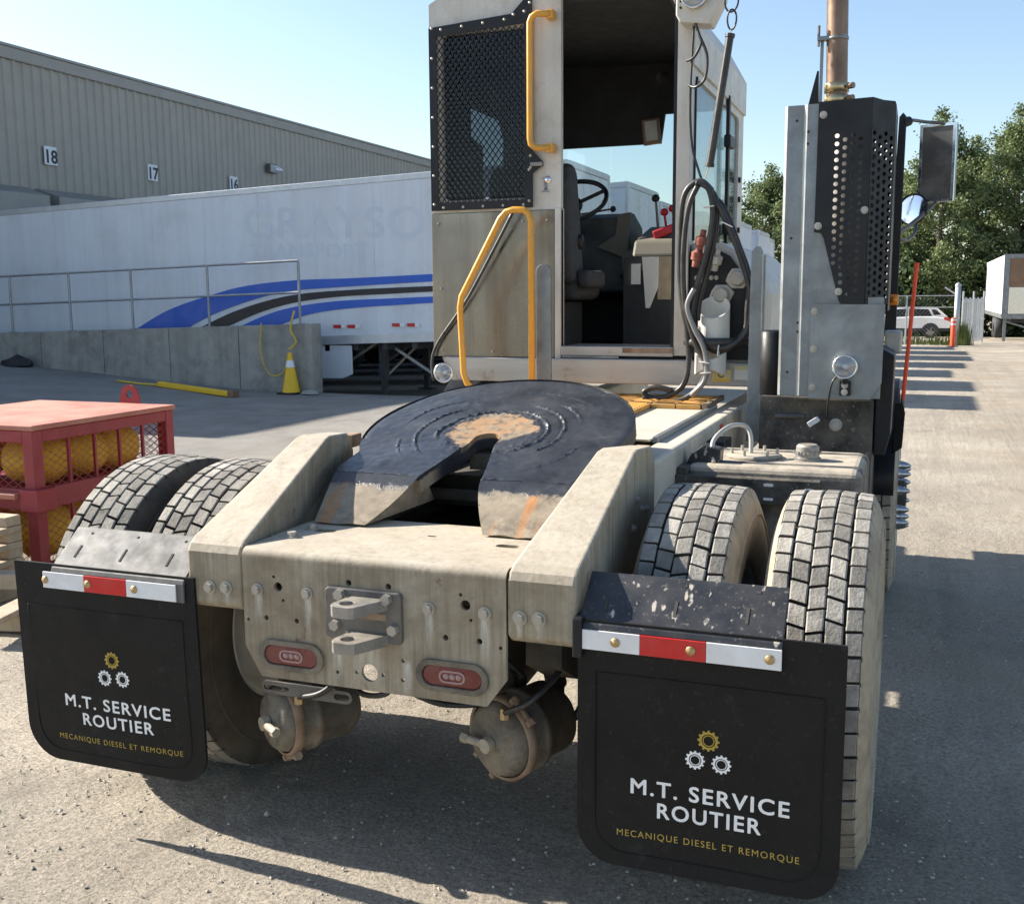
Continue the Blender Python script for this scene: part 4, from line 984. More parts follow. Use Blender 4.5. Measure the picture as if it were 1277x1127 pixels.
# guide ramps either side
for s in (-1, 1):
    b = MB(); xo = .5757*s
    prof = [(0, .728), (.02, .708), (.5, .72), (.84, .76), (.84, 1.05), (.80, 1.112), (.62, 1.126), (.585, 1.120), (.035, .908), (.012, .892), (0, .872)]
    xi = [.3945]*3+[.50]*2+[.50, .462, .455, .398, .3945, .3945]
    n = len(prof)
    v = [(xo, y, z) for y, z in prof]+[(s*x, y, z) for (y, z), x in zip(prof, xi)]
    f = [tuple(range(n)), tuple(range(2*n-1, n-1, -1))]+[(i, (i+1)%n, (i+1)%n+n, i+n) for i in range(n)]
    b.add(v, f); RP = part(b, 'guide_ramp', 'plate_paint', bevel=.009, seg=3)
    for u in ((1048,326),(1108,330)) if s > 0 else ((81,229),(132,231)):
        p = P0(*u); bolt(RP, (p.x, 0, p.z), (0, -1, 0), .0135)
    if s > 0:
        for y, z in ((.56, .90), (.66, .94), (.72, .93), (.60, .98)): bolt(RP, (xo, y, z), (1, 0, 0), .009)
    MB().box((min(s*.50, s*.548), .835, 1.055), (max(s*.50, s*.548), .90, 1.10)).build('rest_block', 'clamp_rust', RP, bevel=.004)

# fifth wheel
def fifth_wheel():
    sl = .272; k = 1/math.sqrt(1+sl*sl)
    def top(x, y, d=0): return (x, y+d*sl*k, 1.012+sl*(y-.5)-d*k)
    cy = .945; R = .470; out = []
    # right half from the throat round to the front, mirrored
    thr = [(.105, .535), (.100, .57), (.070, .70), (.046, .80)]+[(.046*math.cos(t), .845+.046*math.sin(t)) for t in [math.pi/2*i/5 for i in range(6)]]
    arc = [(R*math.cos(t), cy+R*1.0*math.sin(t)) for t in [math.pi/2-(math.pi/2+.55)*i/22 for i in range(23)]]
    tail = [(.412, .58), (.400, .535)]
    half = thr+arc+tail                                     # starts at rear inner, ends at rear outer
    n = len(half)
    ring = half+[(-x, y) for x, y in reversed(half)]
    # drop duplicate centre-line points
    loop = []
    right = thr[:]                                           # rear inner -> throat apex
    outer = arc+tail                                         # front apex -> rear outer
    seq = [(x, y) for x, y in outer]+[(x, y) for x, y in thr]+[(-x, y) for x, y in reversed(thr[:-1])]+[(-x, y) for x, y in reversed(outer[1:])]
    # dense triangulation for a lumpy grease surface
    from mathutils.geometry import delaunay_2d_cdt
    pts = [Vector(p) for p in seq]; ne = len(pts); edges = [(i, (i+1) % ne) for i in range(ne)]
    def inside(x, y):
        c = False; j = ne-1
        for i in range(ne):
            xi, yi = seq[i]; xj, yj = seq[j]
            if (yi > y) != (yj > y) and x < (xj-xi)*(y-yi)/(yj-yi)+xi: c = not c
            j = i
        return c
    ARCS = [(.190, 300, 205, .0045, .009), (.245, 318, 80, .0042, .008), (.262, 128, 232, .004, .007), (.300, 20, 64, .0038, .007), (.345, 300, 352, .0035, .005), (.352, 118, 175, .004, .006), (.385, 40, 110, .0035, .005), (.318, 190, 228, .0035, .006)]
    st = .0062; y = .540; row = 0
    while y < 1.40:
        x = -.46+(st/2 if row % 2 else 0)
        while x < .46:
            if inside(x, y) and all((x-p[0])**2+(y-p[1])**2 > 3.6e-5 for p in seq): pts.append(Vector((x, y)))
            x += st
        y += st*.87; row += 1
    vo, eo, fo, *_ = delaunay_2d_cdt(pts, edges, [], 1, 1e-6)
    vs = []
    for p in vo:
        x, y = p; r = math.hypot(x, y-.90); q = Vector((x, y, 0))
        h = .0035*noise.noise(q*5)+.0010*noise.noise(q*38)
        ang = math.degrees(math.atan2(y-.9, x)) % 360
        for r1, a0, a1, w, am in ARCS:
            aa = (ang-a0) % 360
            if aa < (a1-a0) % 360:
                end = min(1, aa/12, ((a1-a0) % 360-aa)/12)
                rr = r+.012*noise.noise(Vector((ang*.03, r1*9, 1)))+.003*noise.noise(q*45)
                g = (rr-r1)/w
                h += .72*am*end*(math.exp(-g*g)-.45*math.exp(-(g+2.2)**2))*(.75+.9*noise.noise(q*85))
        rough = max(0, 1-abs(r-.165)/.035)+.9*max(0, 1-(y-.535)/.03); h += rough*.009*abs(noise.noise(q*60))
        e = min(1, (R-math.hypot(x, y-cy))/.03) if y > .8 else 1
        h -= .008*(1-max(0, e))**2
        vs.append(top(x, y, -h*min(1, max(0, (y-.535)/.006))))
    b = MB(); b.add(vs, [tuple(f) for f in fo])
    # rim wall
    nn = len(seq); i0 = len(b.v)
    wall = [top(x, y, 0) for x, y in seq]+[top(x, y, .055) for x, y in seq]
    b.add(wall, [(i, (i+1) % nn, nn+(i+1) % nn, nn+i) for i in range(nn)])
    b.add([top(x, y, .055) for x, y in seq], [tuple(range(nn))])
    FW = part(b, 'fifth_wheel', 'grease_plate', auto=50)
    # steep tail ramps below each horn
    for s in (-1, 1):
        T = 0
        n1 = 10; rows = []
        for j in range(9):
            t = j/8; rw = []
            for i in range(n1+1):
                u = i/n1; xo = .400-.036*t; xi = .105+.085*t**1.4
                x = s*(xo+(xi-xo)*u); yy = .535-.195*t; zz = 1.0215-.120*t**1.05
                zz += .004*noise.noise(Vector((x*22, yy*22, s)))*min(1, t*5)
                rw.append((x, yy, zz))
            rows.append(rw)
        c = MB(); v = [p for rw in rows for p in rw]; m_ = n1+1
        f = [(j*m_+i, j*m_+i+1, (j+1)*m_+i+1, (j+1)*m_+i) for j in range(8) for i in range(n1)]
        base = len(v)
        # body behind the ramp: side walls and underside
        last = rows[-1]
        lowo = (s*.355, .345, .899); lowi = (s*.195, .345, .899)
        bo = (s*.375, .62, .93); bi = (s*.10, .64, .93); to = top(s*.408, .57, .002); ti = top(s*.103, .57, .002)
        v += [lowo, lowi, bi, bo, ti, to]
        A, B, C_, D, E_, F_ = range(base, base+6)
        L0 = 8*m_; L1 = 8*m_+n1
        f += [tuple([A, B]+[L1-i for i in range(n1+1)]), (A, D, C_, B)]
        f += [tuple([j*m_ for j in range(9)]+[A, D, F_]), tuple([j*m_+n1 for j in range(8, -1, -1)]+[E_, C_, B])]
        c.add(v, f); c.build('tail_ramp', 'grease_plate', FW, auto=45)
    # jaw, pivot brackets and the slide beneath
    MB().prism([(-.06, .84), (.06, .84), (.09, 1.05), (-.09, 1.05)], 'Z', 1.0, 1.05).build('lock_jaw', 'under_dark', FW)
    for s in (-1, 1): MB().prism([(.74, .90), (1.12, .90), (1.0, 1.09), (.88, 1.09)], 'X', s*.33-.03, s*.33+.03).build('pivot_bracket', 'under_dark', FW)
    MB().prism([(-.40, .80), (.40, .80), (.40, .84), (-.40, .84)], 'Z', .9, .93).build('pivot_bar', 'under_dark', FW)
fifth_wheel()

# tyres
def tyre(xc, yc, side_out, smat, rim='rim_white', treads=True, seed=0, name='tyre', sgn=1):
    b = MB(); rs = random.Random(seed)
    c = (xc, yc, .500)
    prof = [(.285, -.095), (.295, -.112), (.315, -.120), (.36, -.136), (.41, -.140), (.455, -.136), (.480, -.129), (.498, -.121), (.506, -.1145), (.507, -.06), (.508, 0), (.507, .06), (.506, .1145), (.498, .121), (.480, .129), (.455, .136), (.41, .140), (.36, .136), (.315, .120), (.295, .112), (.285, .095)]
    b.lathe(prof, c, (1, 0, 0), 96, mis=[0]*8+[1]*4+[0]*8)
    T = b.build(name, [smat, 'rubber_groove'], TR, smooth=True)
    # moulded rings on the sidewall
    for e in (-1, 1):
        MB().lathe([(.438, e*.1385), (.441, e*.1425), (.446, e*.1415), (.449, e*.136)], c, (1, 0, 0), 72).build('sidewall_ring', smat, T, smooth=True)
    if treads:
        N = 54; b = MB()
        cols = [(-.113, -.073, 0, .06), (-.067, -.024, .33, .15), (-.0205, .0205, .68, -.13), (.024, .067, .02, .15), (.073, .113, .45, -.06)]
        for x0, x1, stg, skew in cols:
            for k in range(N):
                gap = .10
                t0 = (k+stg+gap/2+rs.uniform(-.02, .02))/N*2*math.pi; t1 = (k+stg+1-gap/2-.03+rs.uniform(-.02, .02))/N*2*math.pi
                sk = skew/N*2*math.pi; dz = rs.uniform(-.0015, .001)
                def pt(x, t, r): return (xc+x, yc+r*math.cos(t), .500+r*math.sin(t))
                def rad(x): return .5245-.0065*(x/.113)**2+dz
                ins = .0036; ti = .012*2*math.pi/N*8/6
                shoulder = abs(x0+x1) > .16
                wob = [rs.uniform(-.0015, .0015) for _ in range(4)]
                V = []
                xs_ = [x0+wob[0], x1+wob[1], x1+wob[2], x0+wob[3]]; ts = [t0, t0+sk, t1+sk, t1]
                for x, t in zip(xs_, ts): V.append(pt(x, t, .499))
                for x, t in zip(xs_, ts): V.append(pt(x, t, rad(x)-.0035))
                xm = (x0+x1)/2; tm = (t0+t1+sk)/2
                for x, t in zip(xs_, ts): V.append(pt(x+(ins if x < xm else -ins), t+(ti*.25 if t < tm else -ti*.25), rad(x)))
                b.add(V, [(0,1,5,4),(1,2,6,5),(2,3,7,6),(3,0,4,7)], 1)
                b.add(V[4:], [(0,1,5,4),(1,2,6,5),(2,3,7,6),(3,0,4,7),(4,5,6,7)], 0)
                if shoulder:                                  # lug runs down over the shoulder
                    e = 1 if x1 > 0 else -1; xo = x1 if e > 0 else x0
                    W = [pt(xo, t0+.002, .5155), pt(xo, t1-.002, .5155), pt(xo+e*.0085, t1-.006, .494), pt(xo+e*.0085, t0+.006, .494)]
                    W += [pt(xo-e*.004, t0+.002, .497), pt(xo-e*.004, t1-.002, .497)]
                    b.add(W, [(0, 1, 2, 3), (0, 3, 4), (1, 5, 2), (3, 2, 5, 4)], 2)
        tag(b.build('tread', ['tread_top', 'rubber_groove', smat], T), kind='stuff')
    r = MB().lathe([(.0, side_out*.02), (.10, side_out*.02), (.13, side_out*.05), (.20, side_out*.055), (.24, side_out*.03), (.262, side_out*.09), (.288, side_out*.115), (.292, side_out*.105), (.275, side_out*.05), (.27, -side_out*.09), (.288, -side_out*.115)], c, (1, 0, 0), 48)
    r.build('rim', rim, T, smooth=True)
    return T
YA = .641
tyre(1.127, YA, 1, 'sidewall', seed=1); tyre(.776, YA, -1, 'sidewall', seed=2)
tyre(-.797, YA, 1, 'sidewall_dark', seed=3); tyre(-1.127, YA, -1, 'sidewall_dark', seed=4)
for s in (-1, 1):
    b = MB().lathe([(0, s*.46), (.06, s*.46), (.085, s*.44), (.10, s*.30), (.19, s*.28), (.20, s*.05), (0, s*.05)], (s*.70, YA, .500), (1, 0, 0), 32); part(b, 'hub', 'under_dark', smooth=True)
    T = tyre(s*1.13, 3.60, s, 'sidewall', 'rim_white', treads=True, seed=5+s)
    F = MB().lathe([(.0, s*.115), (.085, s*.115), (.10, s*.105), (.12, s*.085), (.19, s*.085), (.205, s*.11), (.235, s*.115), (.27, s*.118), (.292, s*.125), (.294, s*.10)], (s*1.145, 3.6, .500), (1, 0, 0), 48).build('wheel_disc', 'rim_white', T, smooth=True)
    MB().lathe([(0, s*.17), (.07, s*.168), (.08, s*.155), (.082, s*.10)], (s*1.145, 3.6, .500), (1, 0, 0), 28).build('hub_cap', 'under_dark', T, smooth=True)
    for k in range(10):
        t = k*math.pi/5+.3; y = 3.6+.162*math.cos(t); z = .500+.162*math.sin(t)
        MB().lathe([(.0, s*.088), (.008, s*.083), (.018, s*.064), (.025, s*.040), (.026, s*.012), (.031, s*.01), (.031, 0)], (s*1.245, y, z), (1, 0, 0), 12).build('nut_cover', 'lug_cover', T, smooth=True)

# mud flaps with their hangers
def gear(c, r, m, par, y):
    N = 12; o = []
    for k in range(N):
        t = 2*math.pi*k/N; w = math.pi/N
        for dt, rr in ((-w*.95, r*.84), (-w*.48, r*.84), (-w*.36, r), (w*.36, r), (w*.48, r*.84)): o.append((c.x+rr*math.cos(t+dt), c.z+rr*math.sin(t+dt)))
    MB().prism(o, 'Y', y-.0012, y, holes=[circle(c.x, c.z, r*.64, 24)]).build('gear_emblem', m, par)
    ring = circle(c.x, c.z, r*.54, 24); MB().prism(ring, 'Y', y-.0012, y, holes=[circle(c.x, c.z, r*.46, 24)]).build('gear_emblem', m, par)
def line_text(s, a, b2, cap, m, par, y, off=0.0, spc=1.0):
    A = px(*a, 'Y', y); B = px(*b2, 'Y', y); w = (B-A).length
    def raw(t): return text_mesh('lettering', t, 1.0, m, par, Matrix.Identity(4), .0, off, spc, 'LEFT')
    def span(o): c = [v.co for v in o.data.vertices]; return min(p.x for p in c), max(p.x for p in c), max(p.y for p in c)
    full = raw(s); x0, x1, h = span(full); bpy.data.objects.remove(full)
    ang = math.atan2(B.z-A.z, B.x-A.x)*.6; sx = w/(x1-x0); sy = cap/h; mid = (A+B)/2; cx = (x0+x1)/2
    words = s.split(' ')
    for i, wd in enumerate(words):                              # each word is a piece of its own
        pre = raw(' '.join(words[:i+1])); e = span(pre)[1]; bpy.data.objects.remove(pre)
        o = raw(wd); dx0 = e-span(o)[1]; me = o.data
        if m == 'print_white':                                  # heavier strokes
            n = len(me.vertices); k = .030*h
            V = [v.co.copy() for v in me.vertices]; F_ = [tuple(p.vertices) for p in me.polygons]; v2 = []; f2 = []
            for q, (dx, dy2) in enumerate(((0, 0), (k, 0), (-k, 0), (0, k), (0, -k), (k*.7, k*.7), (-k*.7, k*.7), (k*.7, -k*.7), (-k*.7, -k*.7))):
                v2 += [(c.x+dx, c.y+dy2, c.z+.00006*q) for c in V]; f2 += [tuple(i2+q*n for i2 in f) for f in F_]
            me.clear_geometry(); me.from_pydata(v2, [], f2); me.update()
        me.transform(Matrix.Translation((mid.x, y, mid.z)) @ Matrix.Rotation(-ang, 4, 'Y') @ Matrix.Rotation(math.pi/2, 4, 'X') @ Matrix.Diagonal((sx, sy, 1, 1)) @ Matrix.Translation((dx0-cx, 0, 0)))
def flap(s):
    xi, xo = .585*s, 1.217*s; x0, x1 = min(xi, xo), max(xi, xo); yf = -.012; zb, zt = (.172, .795)
    if s < 0: x0, x1, zb = -1.203, -.548, .170
    o = rrect(x0, x1, zb, zt, (.10 if s > 0 else .11, .09, .004, .004), 8)
    # hung sheet, bowed a little
    nx, nz = 26, 26; b = MB()
    from mathutils.geometry import delaunay_2d_cdt
    pts = [Vector(p) for p in o]; ne = len(pts); ed = [(i, (i+1) % ne) for i in range(ne)]
    for i in range(1, nx):
        for j in range(1, nz):
            x = x0+(x1-x0)*i/nx; z = zb+(zt-zb)*j/nz
            r = .12
            if z < zb+r and (x < x0+r or x > x1-r):
                cx = x0+r if x < x0+r else x1-r
                if math.hypot(x-cx, z-(zb+r)) > r-.02: continue
            pts.append(Vector((x, z)))
    vo, _, fo, *_ = delaunay_2d_cdt(pts, ed, [], 1, 1e-6)
    def bow(x, z):
        t = (zt-z)/(zt-zb); u = (x-(x0+x1)/2)/(x1-x0)
        return yf+.014*math.sin(t*2.4+s)*t+.008*u*t+.006*t*math.sin(u*5+s*2)
    n = len(vo)
    v = [(p.x, bow(p.x, p.y), p.y) for p in vo]+[(p.x, bow(p.x, p.y)+.009, p.y) for p in vo]
    f = [tuple(t) for t in fo]+[tuple(i+n for i in reversed(t)) for t in fo]+[(i, (i+1) % ne, (i+1) % ne+n, i+n) for i in range(ne)]
    b.add(v, f); F = part(b, 'mud_flap', 'flap_rubber', auto=40)
    # raised border bead
    bd = [(p[0], p[1]) for p in rrect(x0+.045, x1-.045, zb+.035, zt-.13, (.08, .08, .0, .0), 6)]
    path = [(x, bow(x, z)-.0005, z) for x, z in bd]; 
    dense = []
    for i in range(len(path)-1):
        a, c = Vector(path[i]), Vector(path[i+1]); k = max(1, int((c-a).length/.03))
        for q in range(k): p = a+(c-a)*q/k; dense.append((p.x, bow(p.x, p.z)-.0005, p.z))
    dense.append(path[-1]); MB().tube(dense, .0019, 6, closed=True).build('border_bead', 'flap_rubber', F, smooth=True)
    yt = -.022 if s > 0 else -.020
    L = (lambda *p: p)
    if s > 0:
        g = [((882, 927), 14.2), ((865, 951), 12.8), ((898, 957), 12.8)]
        T = [('M.T. SERVICE', (785, 991), (983, 1023), .0375, 'print_white', .0), ('ROUTIER', (818, 1023), (947, 1044), .0375, 'print_white', .0), ('MECANIQUE DIESEL ET REMORQUE', (768, 1043), (996, 1079), .0165, 'print_gold', .0)]
        sc = 540
    else:
        g = [((138, 824), 10.0), ((129, 846), 9.4), ((151, 848), 9.4)]
        T = [('M.T. SERVICE', (79, 880), (209, 901), .0365, 'print_white', .0), ('ROUTIER', (101, 905), (188, 918), .0365, 'print_white', .0), ('MECANIQUE DIESEL ET REMORQUE', (70, 922), (223, 946), .0165, 'print_gold', .0)]
        sc = 380
    def onflap(o):                       # lay the flat print on the bowed rubber
        for vv in o.data.vertices:
            d = vv.co.y-yt; vv.co.y = bow(vv.co.x, vv.co.z)-.0008+d
    n0 = len(F.children)
    for i, (c, r) in enumerate(g): gear(px(*c, 'Y', yt), r/sc, 'print_gold' if i == 0 else 'print_white', F, yt)
    for t in T: line_text(t[0], t[1], t[2], t[3], t[4], F, yt, t[5], 1.16 if t[4] == 'print_white' else 1.22)
    for ch in F.children:
        if ch.name.startswith(('gear', 'letter')): onflap(ch)
    # folded hanger plate
    if s > 0: h0, h1, hm = .586, 1.075, 'black_spotted'
    else: h0, h1, hm = -1.055, -.578, 'plate_dusty'
    P = [(-.020, .722), (-.020, .776), (-.016, .786), (.105, .886), (.112, .884), (-.008, .782), (-.0125, .774), (-.0125, .722)]
    HG = part(MB().prism(P, 'X', h0, h1), 'flap_hanger', hm, bevel=.002)
    th = R_(39.6); dy, dz = math.cos(th), math.sin(th)
    for k in range(3):
        x = h0+(h1-h0)*(.12+.35*k); MB().obox((x, .035+.0*k-.001*dz, .8285), (.007, .045, .0014), (1, 0, 0), (0, dy, dz)).build('slot', 'rubber_groove', HG)
        x2 = h0+(h1-h0)*(.14+.36*k); MB().obox((x2, .088, .8726), (.007, .007, .0014), (1, 0, 0), (0, dy, dz)).build('slot', 'rubber_groove', HG)
    # reflective bar: white, red, white
    e0, e1 = (.594, 1.0745) if s > 0 else (-1.082, -.602)
    z0, z1 = (.7245, .7735)
    k0 = e0+(e1-e0)*(.31 if s > 0 else .32); k1 = e0+(e1-e0)*(.64 if s > 0 else .64)
    for a, c, m in ((e0, k0-.0005, 'tape_white'), (k0, k1, 'tape_red'), (k1+.0005, e1, 'tape_white')):
        MB().box((a, -.0255, z0), (c, -.0205, z1)).build('reflective_bar', m, HG, bevel=.001)
    for t in ((.185, .565, .945) if s > 0 else (.02, .35, .70)):
        x = e0+(e1-e0)*t; MB().lathe([(0, .006), (.006, .0055), (.0085, .003), (.0115, .0025), (.0115, 0)], (x, -.0255, (z0+z1)/2), (0, -1, 0), 16).build('rivet', 'brass', HG, smooth=True)
    if s > 0: MB().box((.575, -.03, .70), (.600, .06, .80)).build('hanger_bracket', 'black_paint', HG, bevel=.004)
for s in (1, -1): flap(s)

# spring brake chambers
for (x, y, z, r, s) in ((.290, .14, .368, .108, 1), (-.412, .13, .335, .100, -1)):
    d = Vector((.42, 1, .04)).normalized() if s > 0 else Vector((.55, .9, 0)).normalized()
    b = MB().lathe([(0, 0), (.030, 0), (.034, .006), (r*.80, .008), (r*.93, .022), (r, .045), (r*1.0, .10), (r*1.09, .104), (r*1.09, .124), (r*.98, .128), (r*.96, .24), (r*.7, .27), (0, .275)], (x, y, z), d, 36)
    C = part(b, 'brake_chamber', 'chamber_dirt', smooth=True)
    o = Vector((x, y, z)); u = d.cross(Vector((0, 0, 1))).normalized(); w = d.cross(u)
    MB().lathe([(r*1.02, .034), (r*1.11, .036), (r*1.11, .062), (r*1.02, .064)], (x, y, z), d, 36).build('clamp_band', 'clamp_rust', C, smooth=True)
    for a in ((2.2, -.9) if s > 0 else (3.5, 1.2)):
        c = o+(u*math.cos(a)+w*math.sin(a))*r*1.14+d*.05; t = (u*-math.sin(a)+w*math.cos(a))
        MB().cyl(c-t*.04, c+t*.04, .008, 8).cyl(c+t*.03, c+t*.045, .014, 6).cyl(c-t*.045, c-t*.03, .014, 6).build('clamp_bolt', 'clamp_rust', C)
    q = -s; MB().cyl(o-d*.004, o-d*.026, .021, 12).cyl(o-d*.016, o+u*(q*.072)-d*.020, .0115, 10).cyl(o+u*(q*.068)-d*.020, o+u*(q*.09)-d*.021, .0145, 6).build('release_bolt', 'frame_paint', C)
b = MB().prism(oval(-.27, .452, .30, .038, 6), 'Y', .11, .118, holes=[oval(-.37, .452, .085, .014, 6), oval(-.155, .452, .05, .018, 6)]); part(b, 'slotted_strap', 'steel_dark')
for k, (p0, p1) in enumerate((((.30, .3, .48), (.20, .3, .60)), ((-.40, .32, .44), (-.2, .35, .60)), ((.34, .38, .30), (.5, .5, .62)))):
    part(MB().tube(catmull([p0, ((p0[0]+p1[0])/2+.06, .34, (p0[2]+p1[2])/2-.05), p1], 8), .011, 8), 'brake_hose', 'hose_black', smooth=True)

for s in (-1, 1):
    part(MB().lathe([(0, 0), (.10, 0), (.125, .03), (.11, .07), (.13, .12), (.11, .17), (.12, .21), (.09, .24), (0, .24)], (s*.44, .98, .50), (0, 0, 1), 24), 'air_bag', 'flap_rubber', smooth=True)
    part(MB().cyl((s*.36, .50, .42), (s*.34, .30, .86), .032, 14).cyl((s*.36, .50, .30), (s*.36, .50, .44), .024, 12), 'shock_absorber', 'under_dark', smooth=False)
    part(MB().prism([(.42, .30), (.52, .28), (.60, .50), (.52, .56), (.42, .42)], 'X', s*.56-.012, s*.56+.012), 'slack_adjuster', 'chamber_dirt', bevel=.004)
    part(MB().cyl((s*.50, .44, .34), (s*.66, .60, .40), .016, 10), 'camshaft', 'chamber_dirt')
for p in ([(.10, .05, .52), (.16, .12, .47), (.26, .20, .46), (.30, .30, .49), (.18, .40, .56)], [(-.06, .20, .60), (-.02, .16, .48), (-.12, .18, .44), (-.24, .26, .46), (-.32, .32, .45)], [(.34, .12, .47), (.42, .10, .52), (.47, .2, .58), (.46, .35, .64)], [(-.30, .12, .43), (-.20, .10, .47), (-.14, .2, .55), (-.2, .3, .62)]):
    part(MB().tube(catmull(p, 8), .0085, 8), 'air_line', 'hose_black', smooth=True)
for p in ((.335, .13, .478), (-.305, .125, .438)):
    part(MB().cyl(p, (p[0], p[1]+.0, p[2]-.03), .013, 6), 'hose_fitting', 'brass')

# deck behind the cab
part(MB().prism([(-.402, 1.50), (.402, 1.50), (.402, 2.78), (-.402, 2.78)], 'Z', 1.026, 1.036), 'deck_plate', 'frame_white', bevel=.003)
part(MB().box((-.40, 1.47, 1.0), (.34, 1.50, 1.03)), 'deck_edge', 'black_paint')
part(MB().box((.404, 1.52, 1.018), (.43, 2.80, 1.044)), 'deck_rim', 'galvanised', bevel=.004)
for k in range(7):                                   # yellow anti-slip boards with raised treads
    x0 = -.46+k*.121; B = part(MB().box((x0, 2.12 if x0 < .12 else 2.60, 1.037), (x0+.116, 3.10, 1.058)), 'deck_board', 'yellow_deck', bevel=.003)
    b = MB(); y = 2.15 if x0 < .12 else 2.63
    while y < 3.07: b.obox((x0+.058, y, 1.060), (.10, .012, .006), (1, .35 if k % 2 else -.35, 0), (0, 1, 0)); y += .05
    tag(b.build('tread_bars', 'yellow_deck', B), kind='stuff')
part(MB().box((.39, 2.60, 1.037), (.412, 3.1, 1.062)), 'deck_edging', 'clamp_rust')
# rail-side reflectors and small bits
part(MB().box((.5235, 2.33, .955), (.5255, 2.40, 1.0)), 'red_reflector', 'tape_red'); part(MB().box((.5235, 2.33, .87), (.5255, 2.40, .953)), 'white_reflector', 'tape_white'); part(MB().box((.5235, 2.33, .80), (.5255, 2.40, .868)), 'red_reflector', 'tape_red')
part(MB().box((.524, 2.0, .84), (.60, 2.18, .97)), 'junction_box', 'black_paint', bevel=.006)

# fuel tank
def tank():
    F = part(MB().box((.545, 1.45, .48), (1.172, 1.98, .955)), 'fuel_tank', 'tank_dirty', bevel=.035, seg=4)
    MB().lathe([(0, .016), (.095, .016), (.105, .010), (.105, -.004)], (.765, 1.70, .955), (0, 0, 1), 32).build('sender_flange', 'tank_dirty', F, smooth=True)
    for k in range(6):
        t = k*math.pi/3+.2; c = (.765+.085*math.cos(t), 1.70+.085*math.sin(t), .970); MB().cyl(c, (c[0], c[1], c[2]+.022), .006, 8).build('stud', 'bolt_steel', F)
    cp = MB().lathe([(0, .060), (.034, .060), (.042, .052), (.044, .012), (.050, .010), (.050, -.004)], (.962, 1.70, .955), (0, 0, 1), 28).build('filler_cap', 'steel_grey', F, auto=35)
    for k in range(12):
        t = k*math.pi/6; MB().obox((.962+.044*math.cos(t), 1.70+.044*math.sin(t), .985), (.006, .010, .04), (math.cos(t), math.sin(t), 0), (0, 0, 1)).build('grip_rib', 'steel_grey', cp)
    for y in (1.53, 1.86): MB().box((.540, y, .476), (1.178, y+.045, .9605)).build('tank_strap', 'steel_dark', F, bevel=.03)
    part(MB().box((.50, 1.385, .835), (1.035, 1.397, .925)).box((.50, 1.397, .917), (1.035, 1.44, .925)), 'angle_bracket', 'black_dirty', bevel=.002)
    for x, z in ((.86, .905), (.86, .855), (1.0, .895)): part(MB().prism(oval(x, z, .035, .009, 5), 'Y', 1.3815, 1.386), 'slot', 'tape_white')
    part(MB().tube(catmull([(.64, 1.52, .955), (.63, 1.56, 1.03), (.67, 1.66, 1.075), (.72, 1.72, 1.075), (.745, 1.72, 1.04), (.75, 1.71, .97)], 8), .0085, 10), 'fuel_hose', 'coupling_grey', smooth=True)
    part(MB().prism([(.525, .925), (.66, .93), (.665, 1.005), (.60, 1.02), (.555, .985)], 'Y', 1.52, 1.60), 'hose_bracket', 'black_spotted', bevel=.004)
    part(MB().box((.524, 1.41, .70), (.56, 1.50, .95)), 'tank_hanger', 'black_dirty', bevel=.004)
tank()

# battery box, side panel and fender in front of it
part(MB().box((.655, 2.62, .55), (1.160, 3.02, 1.108)), 'battery_box', 'black_dirty', bevel=.012)
part(MB().cyl((.73, 2.61, 1.02), (.86, 2.61, 1.02), .012, 8), 'box_handle', 'steel_dark')
bolt(TR, (1.0, 2.618, .985), (0, -1, 0), .02, 'coupling_grey')
part(MB().prism([(1.164, .845), (1.214, .845), (1.236, .94), (1.240, 1.30), (1.180, 1.335), (1.164, 1.335)], 'Y', 2.66, 3.02), 'side_panel', 'black_paint', bevel=.006)
part(MB().box((1.185, 3.04, 1.29), (1.262, 3.26, 1.395)), 'side_box', 'coupling_grey', bevel=.01)
part(MB().prism([(1.243, .80), (1.285, .83), (1.292, 1.0), (1.280, 1.05), (1.243, 1.05)], 'Y', 3.06, 3.085), 'fender_flap', 'flap_rubber', bevel=.004)
# arched front fenders
for s in (-1, 1):
    b = MB(); n = 14; v = []
    for i in range(n+1):
        t = .12+(math.pi-.24)*i/n
        for x, dr in ((s*.93, 0), (s*1.255, 0), (s*1.255, -.035)): v.append((x, 3.6+(.60+dr)*math.cos(t), .53+(.60+dr)*math.sin(t)))
    f = []
    for i in range(n): f += [(i*3, i*3+1, i*3+4, i*3+3), (i*3+1, i*3+2, i*3+5, i*3+4)]
    F = part(b.add(v, f), 'front_fender', 'black_paint', auto=50)
    md = F.modifiers.new('solid', 'SOLIDIFY'); md.thickness = .008

